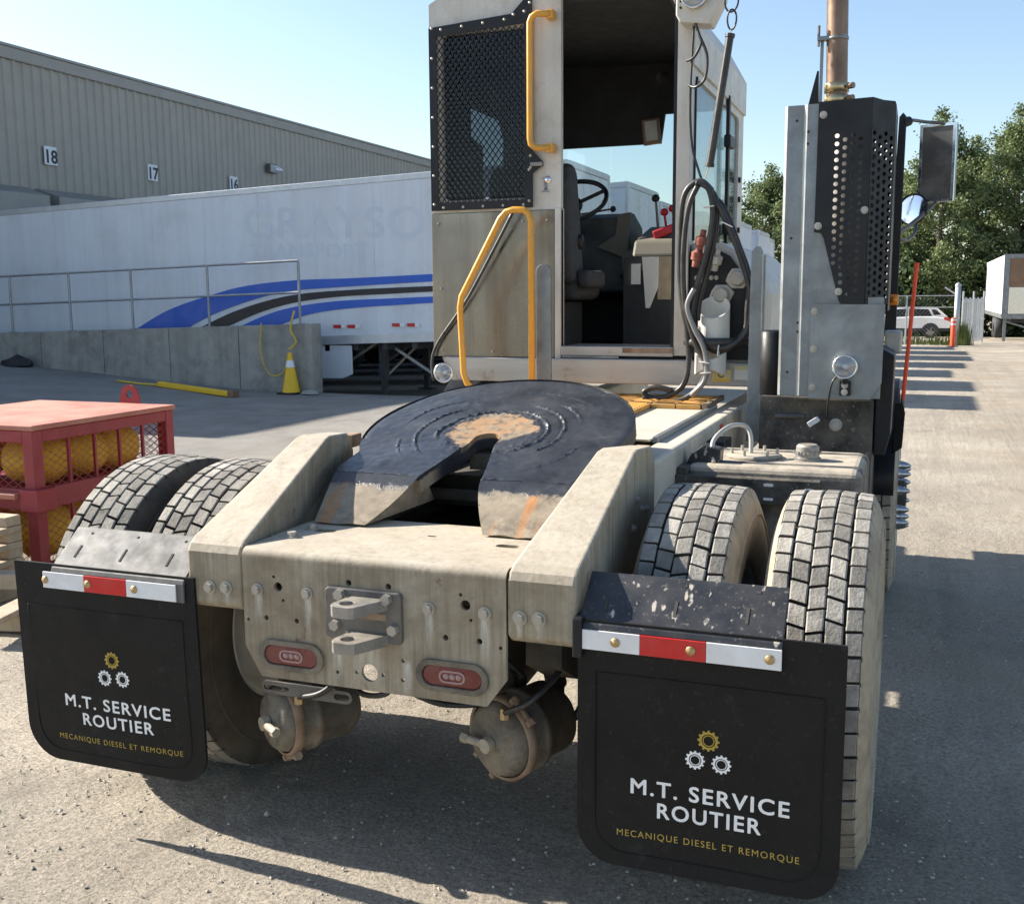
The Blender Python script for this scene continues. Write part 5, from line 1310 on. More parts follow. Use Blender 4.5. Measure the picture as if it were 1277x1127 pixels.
# galvanised post, exhaust guard, stack
part(MB().prism([(.572, .87), (.648, .87), (.632, 1.775), (.618, 1.80), (.597, 1.80), (.578, 1.775)], 'Y', 2.78, 2.792).box((.636, 2.74, .87), (.648, 2.7795, 1.76)), 'mounting_post', 'galvanised', bevel=.002)
part(MB().cyl((.58, 2.90, 1.36), (.66, 2.76, 1.365), .013, 8), 'tie_rod', 'steel_dark')
b = MB().lathe([(.0, 0), (.045, 0), (.06, .01), (.06, .30), (.045, .31), (0, .31)], (.70, 2.72, 1.10), (0, 0, 1), 18); part(b, 'air_cylinder', 'black_paint', smooth=True)
def guard():
    # folded galvanised column
    sec = [(.742, 2.60), (.748, 2.512), (.760, 2.500), (.830, 2.500), (.845, 2.490), (.905, 2.490), (.905, 2.4945), (.847, 2.4945), (.832, 2.5045), (.762, 2.5045), (.7525, 2.514), (.7465, 2.60)]
    G = part(MB().prism(sec, 'Z', 1.125, 2.385), 'heat_shield', 'galvanised')
    b = MB().prism([(.886, 1.118), (1.150, 1.118), (1.194, 1.19), (1.196, 1.530), (.886, 1.530)], 'Y', 2.470, 2.475); LP = b.build('lower_shield', 'galvanised', G)
    part(MB().prism([(.9055, 1.12), (1.19, 1.12), (1.19, 1.56), (1.04, 1.56), (.955, 1.86), (.9055, 1.86)], 'Y', 2.4905, 2.4945), 'backing_sheet', 'galvanised')
    for x, z in ((.905, 1.50), (.905, 1.335), (.905, 1.165)): bolt(LP, (x, 2.470, z), (0, -1, 0), .011)
    for x, z in ((.80, 2.32), (.85, 2.27), (.85, 2.22), (.79, 1.82), (.83, 1.45), (.83, 1.41), (.79, 1.23)):
        MB().prism(circle(x, z, .006, 8), 'Y', 2.4865 if x > .835 else 2.4975, 2.4905 if x > .835 else 2.5005).build('drill_hole', 'rubber_groove', G)
    # black perforated cover: front facet and canted side facet
    out = [(.892, 2.390), (1.112, 2.396), (1.109, 1.527), (1.012, 1.532), (1.002, 1.545), (.930, 1.815), (.918, 1.838), (.889, 1.842)]
    hs = []; dz = .0335
    for c in range(5):
        x = .972+c*.0325
        for r in range(24):
            z = 2.245-r*dz-(dz/2 if c % 2 else 0)
            lim = 1.815+(.930-x)*(.27/.072)*1.0
            if z < max(1.565, 1.815-(x-.930)*3.75+.05): continue
            if x < 1.10: hs.append(circle(x, z, .0098, 9))
    C = part(MB().prism(out, 'Y', 2.478, 2.484, holes=hs), 'perforated_guard', 'black_paint')
    A = Vector((1.1125, 2.478)); B = Vector((1.203, 2.575)); d = (B-A); L = d.length
    out2 = [(0, 2.396), (L, 2.378), (L, 1.530), (0, 1.527)]; hs2 = []
    for c in range(4):
        u = .016+c*.0325
        for r in range(21):
            z = 2.250-r*dz-(dz/2 if c % 2 else 0)
            if z > 1.56: hs2.append(circle(u, z, .0105, 9))
    b = MB().prism(out2, 'Y', 0, .006, holes=hs2); dn = d.normalized(); nrm = Vector((-dn.y, dn.x))
    b.v = [(A.x+dn.x*x+nrm.x*y, A.y+dn.y*x+nrm.y*y, z) for x, y, z in b.v]
    b.build('canted_facet', 'black_paint', C)
    for x, z in ((.912, 2.335), (.905, 1.868), (1.0, 1.585), (1.095, 1.93)): bolt(C, (x, 2.478, z), (0, -1, 0), .011, 'coupling_grey')
    MB().prism([(.889, 2.484), (1.112, 2.484), (1.200, 2.58), (1.200, 2.95), (.889, 2.95)], 'Z', 2.384, 2.389).build('guard_top', 'black_paint', C)
    # silencer behind the holes
    part(MB().lathe([(0, 0), (.12, 0), (.135, .02), (.135, .84), (.12, .86), (0, .86)], (1.02, 2.76, 1.50), (0, 0, 1), 28), 'silencer', 'steel_grey', smooth=True)
    part(MB().prism([(1.198, 2.59), (1.2035, 2.59), (1.2035, 2.955), (.93, 2.955), (.93, 2.95), (1.198, 2.95)], 'Z', 1.50, 2.38), 'guard_light_block', 'black_paint')  # black sheet added behind the guard to keep daylight out of its holes
    S = part(MB().cyl((.942, 2.80, 2.36), (.918, 2.80, 3.35), .047, 24), 'exhaust_stack', 'exhaust_brown', auto=40)
    for z in (2.425, 2.478):
        MB().lathe([(.048, 0), (.055, .002), (.055, .040), (.048, .042)], (.941-(z-2.36)*.024, 2.80, z), (0, 0, 1), 28).build('band_clamp', 'clamp_brass', S, smooth=True)
        MB().cyl((.99, 2.765, z+.02), (1.015, 2.75, z+.02), .014, 8).build('clamp_screw', 'exhaust_brown', S)
    MB().box((.85, 2.76, 2.705), (.975, 2.80, 2.722)).build('stack_bracket', 'galvanised', S)
    MB().lathe([(.0475, 0), (.051, .001), (.051, .012), (.0475, .013)], (.933, 2.80, 2.706), (0, 0, 1), 24).build('bracket_ring', 'galvanised', S, smooth=True)
    part(MB().box((.862, 2.79, 2.36), (.876, 2.80, 2.72)), 'stay_rod', 'galvanised'); part(MB().cyl((.855, 2.77, 2.68), (.855, 2.77, 2.77), .006, 8), 'threaded_rod', 'steel_dark')
    part(MB().prism([(.80, 2.37), (.862, 2.37), (.858, 2.58), (.850, 2.58)], 'Y', 2.80, 2.806), 'stay_plate', 'black_paint')
guard()
def lamp(c, r, tilt, name='work_lamp'):
    c = Vector(c); d = Vector((tilt, -1, 0)).normalized()
    L = part(MB().lathe([(0, -.055), (r*.55, -.05), (r*.9, -.02), (r*1.0, 0), (r*1.10, .002), (r*1.10, .014), (r*.96, .016), (r*.93, .008)], c, d, 28), name, 'chrome', smooth=True)
    MB().lathe([(0, -.035), (r*.4, -.028), (r*.75, -.008), (r*.93, .006)], c, d, 24).build('reflector', 'chrome', L, smooth=True)
    MB().lathe([(0, .018), (r*.5, .016), (r*.95, .009)], c, d, 24).build('lamp_glass', 'lamp_glass', L, smooth=True)
    MB().lathe([(0, -.01), (.012, -.014), (.014, -.03)], c, d, 12).build('bulb', 'tape_white', L, smooth=True)
    return L
W = lamp((1.043, 2.415, 1.262), .048, .0)
part(MB().box((1.02, 2.44, 1.135), (1.068, 2.469, 1.20)).cyl((1.043, 2.43, 1.19), (1.043, 2.42, 1.22), .014, 10), 'lamp_bracket', 'black_paint', bevel=.003)
for z in (1.15, 1.18): bolt(TR, (1.043, 2.44, z), (0, -1, 0), .010, 'coupling_grey')
part(MB().tube(catmull([(1.02, 2.44, 1.23), (.99, 2.43, 1.19), (.975, 2.45, 1.10), (.97, 2.50, 1.04), (.965, 2.55, 1.02)], 6), .0045, 8), 'lamp_wire', 'hose_black', smooth=True)
part(MB().obox((.905, 2.58, 1.0), (.055, .02, .025), (1, 0, .7), (0, 1, 0)), 'wire_plug', 'tape_white', bevel=.003)
lamp((-1.02, 2.76, 1.175), .048, .15)

# right-hand mirrors, marker pole, amber lamp
def mirrors():
    MP = part(MB().prism([(1.178, 1.40), (1.232, 1.40), (1.238, 2.40), (1.222, 2.42), (1.205, 2.40)], 'Y', 3.10, 3.122), 'mirror_post', 'black_paint', bevel=.003)
    part(MB().tube(catmull([(1.225, 3.11, 2.385), (1.27, 3.2, 2.395), (1.33, 3.32, 2.40), (1.40, 3.37, 2.40)], 6), .008, 8), 'mirror_arm', 'steel_dark', smooth=True)
    part(MB().tube(catmull([(1.215, 3.11, 1.86), (1.25, 3.2, 1.885), (1.33, 3.32, 1.96), (1.385, 3.40, 2.02)], 6), .010, 8), 'mirror_arm', 'steel_dark', smooth=True)
    part(MB().cyl((1.22, 3.11, 2.37), (1.25, 3.14, 2.385), .022, 10), 'arm_pivot', 'black_paint')
    ax = Vector((1, -.25, 0)).normalized(); up = Vector((0, 0, 1)); c = Vector((1.383, 3.40, 2.213)); nn = Vector((-.25, -1, 0)).normalized()
    H = part(MB().obox(c-nn*.03, (.168, .05, .375), ax, (0, 1, 0)), 'mirror_housing', 'galvanised', bevel=.008)
    fr = MB()
    for sg in (-1, 1): fr.obox(c+ax*sg*.078, (.014, .016, .375), ax, nn); fr.obox(c+up*sg*.181, (.142, .016, .013), ax, nn)
    fr.build('mirror_frame', 'chrome', H)
    MB().obox(c-nn*.002, (.142, .006, .349), ax, nn).build('mirror_pane', 'mirror_dull', H)
    c = Vector((1.282, 3.36, 1.988)); d = Vector((-.42, -.88, .12)).normalized()
    RM = part(MB().lathe([(0, -.035), (.05, -.03), (.072, -.01), (.079, .002), (.078, .010), (.071, .010), (.070, .004)], c, d, 36), 'round_mirror', 'black_paint', smooth=True)
    MB().lathe([(0, .0085), (.02, .0082), (.04, .0072), (.055, .0061), (.071, .0045)], c, d, 36).build('mirror_pane', 'mirror_glass', RM, smooth=True)
    part(MB().tube(catmull([(1.22, 3.11, 1.845), (1.26, 3.2, 1.83), (1.30, 3.3, 1.88), (1.29, 3.38, 1.96)], 6), .008, 8), 'mirror_arm', 'steel_dark', smooth=True)
    A = part(MB().box((1.20, 2.955, 1.52), (1.24, 3.0, 1.572)), 'side_marker', 'amber', bevel=.006)
    MB().lathe([(0, .012), (.012, .008), (.018, 0)], (1.22, 2.955, 1.546), (0, -1, 0), 14).build('marker_lens', 'amber', A, smooth=True)
    pole = part(MB().prism(circle(0, 0, .0105, 12), 'Z', 0, 1), 'marker_pole', 'orange_pole'); a = Vector((1.275, 3.36, 1.02)); b2 = Vector((1.312, 3.40, 1.715))
    pole.data.transform(Matrix.Diagonal((1, 1, (b2-a).length, 1))); pole.data.transform(Matrix.Translation(a) @ (b2-a).to_track_quat('Z', 'Y').to_matrix().to_4x4())
    part(MB().cyl(b2-Vector((0, 0, .01)), b2+Vector((.001, 0, .012)), .0125, 12), 'pole_cap', 'orange_pole')
    part(MB().cyl(a-Vector((0, 0, .12)), a+Vector((0, 0, .02)), .011, 10), 'pole_spring', 'steel_dark')
mirrors()

# ------------------------------------------------------------------ cab
def cab():
    yb, yf = 3.0, 4.70
    out = [(.245, 2.70), (.245, 2.90), (.13, 3.10), (-1.12, 3.15), (-1.19, 3.12), (-1.19, 2.70)]
    inn = [(-1.155, 2.70), (-1.155, 2.98), (-1.02, 3.10), (.10, 3.065), (.205, 2.88), (.205, 2.70)]
    CB = part(MB().prism(out+inn, 'Y', yb+.02, yf), 'cab', 'cab_white', bevel=.006)
    def sub(b, name, m, **k): return b.build(name, m, CB, **k)
    lin = [(.2045, 2.70), (.2045, 2.875), (.10, 3.06), (-1.02, 3.095), (-1.154, 2.975), (-1.154, 2.70)]
    l2 = [(x*.985-.006, z-.012) for x, z in reversed(lin)]
    sub(MB().prism(lin+l2, 'Y', yb+.05, yf-.02), 'headliner', 'cab_inner')
    # rear wall: stainless panel, white frame, jambs
    ST = sub(MB().box((-1.182, yb-.012, 1.25), (-.476, yb-.004, 2.022)), 'stainless_panel', 'stainless', bevel=.002)
    for x, z in ((-1.14, 1.97), (-1.13, 1.62), (-1.13, 1.285), (-.83, 1.28), (-.515, 1.62), (-.52, 1.285), (-.515, 1.97), (-.60, 1.92), (-.65, 1.97)): bolt(ST, (x, yb-.012, z), (0, -1, 0), .007, 'coupling_grey', 'rivet', False)
    sub(MB().box((-.474, yb-.012, 1.245), (-.440, yb+.05, 2.03)), 'jamb_edge', 'cab_white', bevel=.003)
    fr = [(-1.18, 2.024), (-.44, 2.024), (-.44, 3.14), (-1.12, 3.14), (-1.18, 3.11)]
    sub(MB().prism(fr, 'Y', yb-.006, yb+.03, holes=[rrect(-1.11, -.60, 2.09, 2.95, (.04,)*4, 4)]), 'rear_frame', 'cab_white')
    sub(MB().box((-1.18, yb, 1.25), (-.44, yb+.03, 2.02)), 'rear_wall', 'cab_inner')
    sub(MB().box((-1.10, yb+.008, 2.10), (-.61, yb+.012, 2.94)), 'rear_window', 'glass_dark')
    sub(MB().box((.166, yb-.012, 1.268), (.234, yb+.05, 3.08)), 'door_jamb', 'cab_white', bevel=.003)
    sub(MB().box((.148, yb-.004, 1.31), (.1655, yb+.06, 3.08)), 'door_seal', 'black_paint')
    sub(MB().box((-.44, yb-.01, 3.085), (.234, yb+.04, 3.14)), 'door_header', 'cab_white')
    SL = sub(MB().box((-.438, yb-.02, 1.262), (.165, yb+.30, 1.312)), 'door_sill', 'sill_metal', bevel=.004)
    MB().box((-.10, yb-.0235, 1.280), (.164, yb-.0205, 1.306)).build('sill_wear', 'clamp_rust', SL); MB().box((-.43, yb-.026, 1.252), (-.12, yb-.0205, 1.262)).build('sill_lip', 'galvanised', SL)
    sub(MB().prism([(-1.06, 1.12), (.60, 1.12), (.60, 1.235), (.22, 1.248), (-1.12, 1.248)], 'Y', yb-.045, yb+.5), 'cab_base', 'sill_metal', bevel=.006)
    sub(MB().box((-1.18, yb+.04, 1.245), (.23, yf, 1.27)), 'floor', 'cab_inner')
    # latch details on the white pillar
    sub(MB().lathe([(0, .012), (.018, .010), (.022, 0)], (-.512, yb-.006, 2.175), (0, -1, 0), 16), 'lock_barrel', 'chrome', smooth=True)
    sub(MB().prism(oval(-.525, 2.15, .018, .07, 5), 'Y', yb-.014, yb-.007), 'latch_tongue', 'galvanised')
    sub(MB().cyl((-.60, yb-.02, 2.256), (-.535, yb-.02, 2.256), .016, 10), 'striker_pin', 'steel_grey')
    # mesh guard
    GF = MB(); o = [(-1.172, 2.036), (-.588, 2.036), (-.588, 2.21), (-.535, 2.245), (-.535, 2.27), (-.588, 2.325), (-.588, 3.09), (-.62, 3.09), (-.70, 3.015), (-1.172, 2.985)]
    GF.prism(o, 'Y', yb-.032, yb-.026, holes=[[(-1.128, 2.078), (-.632, 2.078), (-.632, 2.962), (-1.128, 2.938)]])
    G = sub(GF, 'mesh_guard', 'black_paint')
    for x, z in [(-1.155, 2.07+.152*k) for k in range(7)]+[(-.608, 2.07+.16*k) for k in range(6)]+[(-1.1+.115*k, 2.052) for k in range(5)]+[(-1.1+.12*k, 2.972-.0+.006*k) for k in range(4)]+[(-.60, 3.06), (-.63, 3.02), (-.69, 3.01), (-.60, 2.3), (-.60, 2.24)]:
        MB().lathe([(0, .006), (.006, .004), (.008, 0)], (x, yb-.032, z), (0, -1, 0), 8).build('rivet', 'coupling_grey', G, smooth=True)
    b = MB(); nu, nv = 15, 20; x0, x1, z0, z1 = -1.13, -.63, 2.075, 2.955
    du = (x1-x0)/nu; dv = (z1-z0)/nv; w = .0027
    for i in range(nu):
        for j in range(nv):
            cx = x0+(i+.5)*du; cz = z0+(j+.5)*dv
            for a, c in (((-.5, 0), (0, .5)), ((0, .5), (.5, 0)), ((.5, 0), (0, -.5)), ((0, -.5), (-.5, 0))):
                p = Vector((cx+a[0]*du, yb-.028, cz+a[1]*dv)); q = Vector((cx+c[0]*du, yb-.028, cz+c[1]*dv)); d = (q-p).normalized(); e = Vector((-d.z, 0, d.x))*w
                b.add([p-e, p+e, q+e, q-e, p-e+Vector((0, .004, 0)), p+e+Vector((0, .004, 0)), q+e+Vector((0, .004, 0)), q-e+Vector((0, .004, 0))], [(0,1,2,3),(0,4,5,1),(3,2,6,7),(0,3,7,4),(1,5,6,2)])
    tag(b.build('expanded_mesh', 'black_paint', G), kind='stuff')
    # right side wall with windows
    X = .208
    sub(MB().prism([(yb+.05, 1.27), (yf, 1.27), (yf, 2.72), (yb+.05, 2.72)], 'X', X, X+.022, holes=[rrect(yb+.12, 4.52, 1.84, 2.66, (.03, .03, .05, .05), 4)]), 'side_wall', 'cab_white')
    sub(MB().box((X+.006, yb+.125, 1.845), (X+.010, 4.515, 2.655)), 'side_window', 'glass_clear')
    sub(MB().box((X+.024, 4.03, 1.80), (X+.044, 4.075, 2.72)), 'hinge_bar', 'black_paint', bevel=.003)
    for z in (1.96, 2.46): sub(MB().box((X+.02, 3.99, z-.035), (X+.06, 4.14, z+.035)), 'hinge', 'black_paint', bevel=.008)
    sub(MB().tube([(X+.026, yb+.11, 1.85), (X+.026, yb+.11, 2.60), (X+.026, yb+.14, 2.66)], .007, 8), 'window_seal', 'black_paint')
    for z in (2.29, 2.17, 1.98): sub(MB().cyl((X+.02, 4.55, z), (X+.036, 4.55, z), .018, 8), 'side_stud', 'black_paint')
    # left side wall, front wall
    sub(MB().prism([(yb+.03, 1.27), (yf, 1.27), (yf, 2.72), (yb+.03, 2.72)], 'X', -1.18, -1.155, holes=[[(3.50, 2.50), (3.68, 2.46), (3.68, 2.10), (4.05, 2.10), (4.08, 2.55), (4.0, 2.66), (3.50, 2.665)]]), 'side_wall', 'cab_inner')
    sub(MB().prism([(-1.155, 1.27), (X, 1.27), (X, 2.872), (.10, 3.062), (-1.02, 3.098), (-1.155, 2.978)], 'Y', yf-.03, yf, holes=[[(-1.08, 1.80), (.15, 1.80), (.15, 2.745), (-.275, 2.745), (-.300, 2.56), (-1.08, 2.56)]]), 'front_wall', 'cab_inner')
    sub(MB().box((-1.09, yf-.018, 1.79), (.16, yf-.014, 2.75)), 'windshield', 'glass_clear')
    # interior
    SB = sub(MB().prism([(3.36, 1.66), (3.52, 1.62), (3.62, 1.72), (3.50, 2.26), (3.44, 2.31), (3.36, 2.30), (3.30, 2.22)], 'X', -.98, -.50), 'seat_back', 'seat_cloth', bevel=.05, seg=4)
    sub(MB().box((-.98, 3.45, 1.55), (-.50, 3.98, 1.70)), 'seat_cushion', 'seat_cloth', bevel=.05, seg=4)
    sub(MB().lathe([(0, .02), (.04, .018), (.045, 0)], (-.50, 3.52, 1.88), (1, 0, 0), 18), 'recliner_knob', 'black_paint', smooth=True)
    sub(MB().box((-.86, 3.5, 1.27), (-.6, 3.9, 1.54)), 'seat_base', 'cab_inner')
    sub(MB().box((-.50, 3.45, 1.62), (-.42, 3.80, 1.72)), 'arm_rest', 'seat_cloth', bevel=.03, seg=3)
    c = Vector((-.72, 4.08, 2.16)); nn = Vector((0, -.62, .78)).normalized(); u = Vector((1, 0, 0)); w2 = nn.cross(u)
    SW = sub(MB().tube([c+(u*math.cos(t)+w2*math.sin(t))*.215 for t in [2*math.pi*i/40 for i in range(40)]], .015, 8, closed=True), 'steering_wheel', 'black_paint', smooth=True)
    for t in (.5, 2.64, 4.71): MB().tube([c-nn*.03, c+(u*math.cos(t)+w2*math.sin(t))*.21], .012, 6).build('spoke', 'black_paint', SW)
    MB().lathe([(0, .02), (.05, .015), (.06, -.02), (.05, -.04)], c-nn*.02, nn, 18).build('horn_pad', 'black_paint', SW, smooth=True)
    sub(MB().cyl(c-nn*.04, c-nn*.5, .035, 12), 'steering_column', 'cab_inner')
    sub(MB().cyl(c-nn*.10+u*.04, c-nn*.07+u*.24, .006, 6), 'stalk', 'steel_dark'); sub(MB().lathe([(0, -.02), (.016, -.012), (.02, 0), (.016, .012), (0, .02)], c-nn*.07+u*.25, (1, 0, 0), 10), 'stalk_knob', 'black_paint', smooth=True)
    sub(MB().prism([(4.22, 1.60), (4.62, 1.55), (4.62, 2.02), (4.40, 2.10), (4.26, 2.06)], 'X', -1.05, -.40), 'instrument_binnacle', 'dash_grey', bevel=.02)
    sub(MB().prism([(-.60, 1.88), (-.40, 1.80), (-.375, 2.09), (-.46, 2.08), (-.48, 1.95)], 'Y', 4.205, 4.219), 'binnacle_panel', 'dash_olive', bevel=.004)
    D = sub(MB().prism([(3.86, 1.80), (4.64, 1.84), (4.64, 2.02), (4.3, 2.0), (3.92, 1.90)], 'X', -.285, .19), 'side_console', 'dash_olive', bevel=.02)
    sub(MB().box((-.40, 4.05, 1.66), (-.20, 4.4, 1.85)), 'switch_pod', 'dash_grey', bevel=.03); sub(MB().box((-.33, 3.86, 1.27), (.19, 4.5, 1.80)), 'console_base', 'cab_inner')
    for k in range(3):
        sub(MB().lathe([(0, .012), (.024, .010), (.03, 0)], (-.375+.055*k, 4.05, 1.70), (0, -1, 0), 14), 'gauge', 'black_paint', smooth=True)
    for x, y, h, m in ((-.155, 4.02, .24, 'black_paint'), (-.11, 4.06, .16, 'lever_red'), (-.06, 4.06, .18, 'lever_red')):
        sub(MB().tube([(x, y, 1.91), (x-.02, y-.01, 1.91+h)], [.009, .007], 8), 'lever', 'steel_dark' if m[0] == 'b' else m); sub(MB().lathe([(0, -.024), (.018, -.018), (.026, 0), (.018, .018), (0, .024)], (x-.02, y-.01, 1.91+h), (0, 0, 1), 12), 'lever_knob', m, smooth=True)
    sub(MB().obox((-.10, 3.98, 1.955), (.16, .05, .05), (1, 0, .35), (0, 1, 0)), 'lever_guard', 'lever_red', bevel=.008)
    sub(MB().prism([(-.215, 1.80), (-.115, 1.80), (-.118, 1.62), (-.165, 1.50), (-.19, 1.50)], 'Y', 3.846, 3.852), 'paper_sheet', 'paper')
    sub(MB().box((-.28, 3.848, 1.64), (-.225, 3.858, 1.76)), 'notice_card', 'paper'); sub(MB().box((-.12, 3.852, 1.55), (-.03, 3.858, 1.80)), 'clipboard', 'wood')
    sub(MB().obox((-.305, 4.42, 2.60), (.115, .05, .16), (1, .2, .12), (0, 1, 0)), 'visor_light', 'exhaust_brown', bevel=.01); sub(MB().obox((-.298, 4.39, 2.60), (.075, .008, .12), (1, .2, .12), (0, 1, 0)), 'visor_lens', 'coupling_grey')
    sub(MB().lathe([(0, .006), (.035, .004), (.04, 0)], (-.17, 4.1, 2.86), (.45, -.8, -.4), 16), 'speaker_disc', 'black_paint', smooth=True)
    # grab rails
    y = 2.70
    path = [(-.80, y, 1.06), (-.862, y, 1.13), (-.880, y, 1.18), (-.895, y, 1.52), (-.885, y, 1.575), (-.665, y, 1.965), (-.635, y, 1.995), (-.595, y, 2.005), (-.545, y, 2.003), (-.515, y, 1.985), (-.502, y, 1.945), (-.500, y, 1.08)]
    part(MB().tube(path, .0165, 12), 'grab_rail', 'yellow_rail', smooth=True)
    y2 = yb-.085
    part(MB().tube([(-.478, y2+.02, 2.985), (-.545, y2, 2.988), (-.570, y2, 2.975), (-.581, y2, 2.95), (-.583, y2, 2.38), (-.578, y2, 2.352), (-.560, y2, 2.335), (-.545, y2+.01, 2.330), (-.478, y2+.02, 2.330)], .0165, 12), 'grab_rail', 'yellow_rail', smooth=True)
    for z in (2.985, 2.33): part(MB().box((-.50, yb-.075, z-.022), (-.462, yb-.0125, z+.022)), 'rail_foot', 'yellow_rail', bevel=.004)
    o = rrect(-.497, -.417, 1.05, 1.735, (.0, .0, .0395, .0395), 8)
    part(MB().prism(o, 'Y', 2.755, 2.772), 'rest_bar', 'galvanised', bevel=.002)
    part(MB().tube(catmull([(-.67, 2.92, 2.03), (-.95, 2.955, 1.58), (-1.165, 2.965, 1.29), (-1.16, 2.93, 1.12)], 6), .009, 8), 'retainer_cord', 'hose_black', smooth=True)
    # lamp housing, hook and sprung hose hanger
    LB = part(MB().prism([(.20, 2.865), (.345, 2.845), (.405, 2.96), (.41, 3.10), (.18, 3.10), (.18, 2.90)], 'Y', 2.86, 2.99), 'lamp_housing', 'cab_white', bevel=.008)
    lamp((.272, 2.848, 2.985), .062, 0)
    for z in (2.96, 2.93): bolt(LB, (.205, 2.86, z), (0, -1, 0), .006, 'black_paint', 'screw', False)
    a = Vector((.455, 2.78, 2.765)); e = Vector((.372, 2.78, 2.185))
    SP = part(MB().cyl(a, e, .019, 14), 'spring_sleeve', 'hose_black', smooth=False)
    for p in (a, e): MB().cyl(p-(e-a).normalized()*.008, p+(e-a).normalized()*.008, .023, 14).build('sleeve_collar', 'hose_black', SP)
    def loop(c, rx, rz): return [(c[0]+rx*math.cos(t), c[1]+.004*math.sin(2*t), c[2]+rz*math.sin(t)) for t in [2*math.pi*i/20 for i in range(20)]]
    part(MB().tube(loop((.462, 2.78, 2.835), .021, .045), .0045, 6, closed=True), 'chain_link', 'hose_black', smooth=True)
    part(MB().tube(loop((.458, 2.785, 2.915), .031, .045), .0045, 6, closed=True), 'chain_link', 'hose_black', smooth=True)
    part(MB().cyl((.457, 2.785, 2.95), (.46, 2.9, 3.15), .006, 6), 'hanger_arm', 'steel_dark')
    part(MB().cyl(e, e+Vector((-.02, 0, -.06)), .003, 6), 'hook_wire', 'brass'); part(MB().cyl(a, a+Vector((.004, 0, .03)), .003, 6), 'hook_wire', 'coupling_grey')
    for pts in ([(.275, 2.87, 2.855), (.295, 2.86, 2.80), (.305, 2.86, 2.76), (.27, 2.88, 2.705), (.225, 2.93, 2.70)], [(.30, 2.86, 2.79), (.335, 2.86, 2.70), (.325, 2.87, 2.60), (.28, 2.88, 2.565), (.235, 2.93, 2.585)]):
        part(MB().tube(catmull(pts, 8), .007, 8), 'lamp_cable', 'hose_black', smooth=True)
cab()

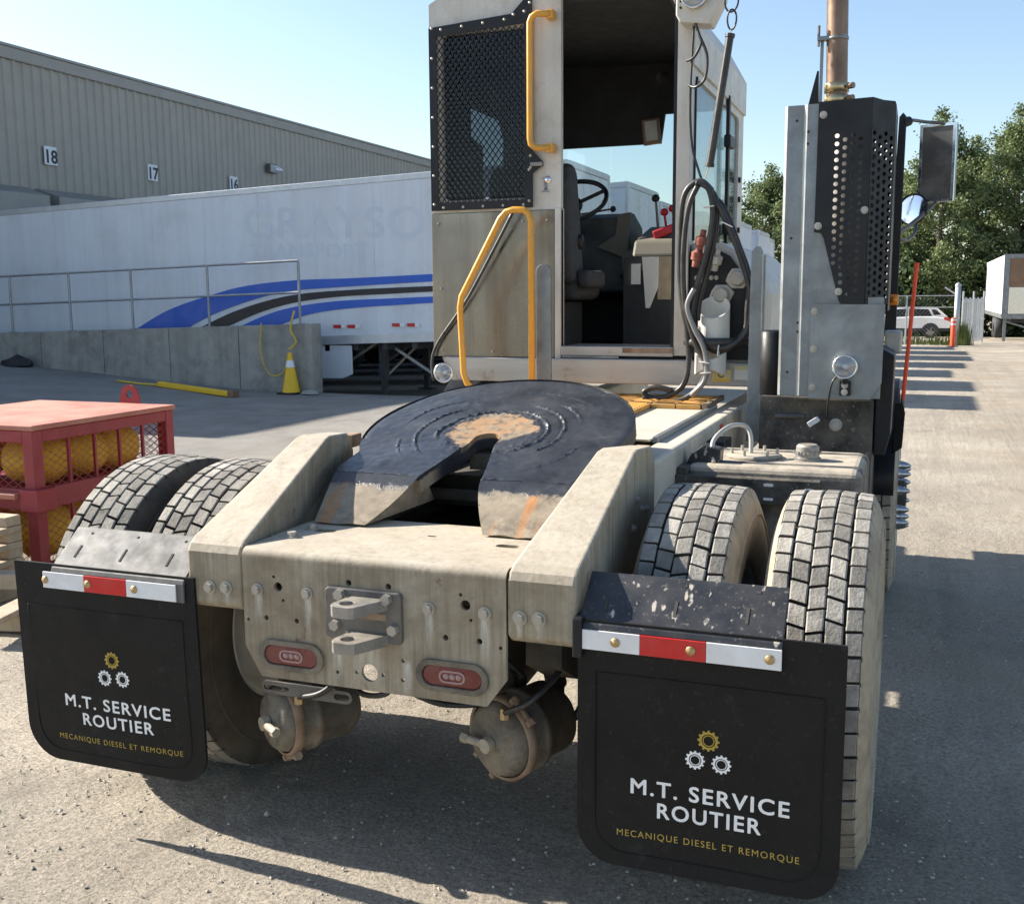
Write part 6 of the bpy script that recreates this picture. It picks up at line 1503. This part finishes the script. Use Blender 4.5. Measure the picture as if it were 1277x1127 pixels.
# engine cover with coupling panel, tubes, hoses
def engine_side():
    sec = [(.236, 1.14), (.60, 1.14), (.61, 1.58), (.585, 1.64), (.455, 1.80), (.40, 1.832), (.236, 1.835)]
    H = part(MB().prism(sec, 'Y', 3.03, 4.75), 'engine_cover', 'cab_white', bevel=.02, seg=3)
    pn = [(.240, 1.25), (.592, 1.25), (.595, 1.56), (.44, 1.765), (.395, 1.79), (.240, 1.79)]
    PN = MB().prism(pn, 'Y', 3.005, 3.029).build('coupling_panel', 'black_paint', H, bevel=.004)
    for x, z in ((.275, 1.66), (.30, 1.65), (.35, 1.66), (.375, 1.66), (.56, 1.32)): bolt(PN, (x, 3.005, z), (0, -1, 0), .008, 'coupling_grey')
    for x, z in ((.485, 1.655), (.405, 1.575)):
        S = MB().prism([(x-.062, z-.012), (x-.05, z-.028), (x-.03, z-.05), (x+.03, z-.05), (x+.05, z-.02), (x+.065, z+.012), (x+.05, z+.028), (x+.03, z+.05), (x-.03, z+.05), (x-.05, z+.02)], 'Y', 2.985, 3.004).build('gladhand_socket', 'coupling_grey', H, bevel=.006)
        MB().lathe([(0, .028), (.030, .026), (.038, .018), (.040, 0)], (x, 2.985, z), (0, -1, 0), 18).build('socket_cover', 'coupling_grey', S, auto=40)
    # two white tubes on a strap
    for x, y, zt, zb, r in ((.385, 2.90, 1.515, 1.335, .078), (.375, 2.88, 1.315, 1.215, .078)):
        b = MB(); n = 28
        o = [(x+r*math.cos(t), y+r*math.sin(t)) for t in [2*math.pi*i/n for i in range(n)]]; i_ = [(x+(r-.007)*math.cos(t), y+(r-.007)*math.sin(t)) for t in [2*math.pi*i/n for i in range(n)]]
        b.prism(o, 'Z', zb, zt, holes=[i_])
        b.v = [(vx, vy, vz+(.055*(vy-y)/r if vz > (zb+zt)/2 else -(.035*(1-((vy-y)/r)**2) if zb < 1.3 else 0))) for vx, vy, vz in b.v]
        part(b, 'storage_tube', 'pvc_white')
    part(MB().tube([(.26, 2.86, 1.345), (.30, 2.812, 1.345), (.385, 2.81, 1.345), (.47, 2.83, 1.345), (.56, 2.88, 1.35)], [.022]*5, 8), 'tube_strap', 'hose_black', smooth=True)
    L1 = part(MB().box((.375, 2.945, 1.145), (.468, 2.9545, 1.205)), 'warning_label', 'label_yellow'); L2 = part(MB().box((.485, 2.945, 1.155), (.572, 2.9545, 1.225)), 'warning_label', 'paper')
    MB().box((.486, 2.9435, 1.205), (.571, 2.9448, 1.224)).build('label_header', 'label_yellow', L2); MB().prism(circle(.42, 1.18, .016, 16), 'Y', 2.943, 2.9448, holes=[circle(.42, 1.18, .012, 16)]).build('label_symbol', 'sign_black', L1)
    MB().box((.378, 2.9435, 1.1475), (.465, 2.9448, 1.157)).build('label_header', 'cone_yellow', L1)
    # couplings hanging on the hoses
    for x, z, m in ((.325, 1.83, 'coupling_red'), (.36, 1.79, 'coupling_grey'), (.395, 1.74, 'coupling_grey'), (.305, 1.76, 'coupling_red')):
        part(MB().lathe([(0, -.05), (.018, -.05), (.02, -.02), (.03, -.015), (.032, .02), (.016, .03), (.014, .06), (0, .06)], (x, 2.86, z), (.2, -.1, 1), 14), 'hose_coupling', m, auto=40)
    def hp(pts, y): return [px(a, c, 'Y', y) for a, c in pts]
    hoses = [([(888, 238), (872, 226), (853, 245), (848, 300), (849, 360), (856, 410), (859, 450), (852, 480), (832, 494), (812, 496), (803, 489), (818, 483), (838, 487)], 2.82, .0145, 'hose_black'),
             ([(870, 232), (858, 262), (852, 320), (854, 380), (866, 425), (880, 455), (872, 482), (848, 499), (812, 502), (803, 494)], 2.79, .0135, 'hose_black'),
             ([(868, 228), (884, 236), (889, 270), (880, 320), (868, 360), (862, 395)], 2.80, .0145, 'hose_black'),
             ([(874, 228), (892, 246), (893, 285), (884, 330), (873, 372), (870, 400)], 2.83, .0135, 'hose_black'),
             ([(866, 360), (857, 382), (866, 410), (877, 432), (881, 455), (878, 476), (862, 494)], 2.77, .0125, 'hose_grey'),
             ([(889, 250), (899, 262), (916, 300), (930, 340), (937, 375), (934, 405), (922, 425), (902, 434), (884, 430), (868, 412)], 2.81, .0145, 'hose_black'),
             ([(893, 248), (904, 262), (921, 305), (934, 345), (932, 385), (929, 412), (912, 432), (892, 438), (872, 425)], 2.85, .0135, 'hose_black'),
             ([(866, 20), (861, 120), (863, 180), (872, 215), (878, 232)], 2.92, .006, 'hose_black')]
    for pts, y, r, m in hoses: part(MB().tube(catmull(hp(pts, y), 7), r, 10), 'air_hose', m, smooth=True)
    for a, c, y, dx, dz in ((884, 258, 2.79, 1, .1), (907, 280, 2.80, 1, -.5), (878, 452, 2.765, 1, -.1), (880, 465, 2.76, 1, .1), (866, 488, 2.765, .7, .7), (896, 437, 2.80, .1, 1)):
        p = px(a, c, 'Y', y); d = Vector((dx, 0, dz)).normalized()
        part(MB().obox(p, (.052, .034, .005), d, (0, 1, 0)), 'cable_tie', 'cable_tie')
engine_side()
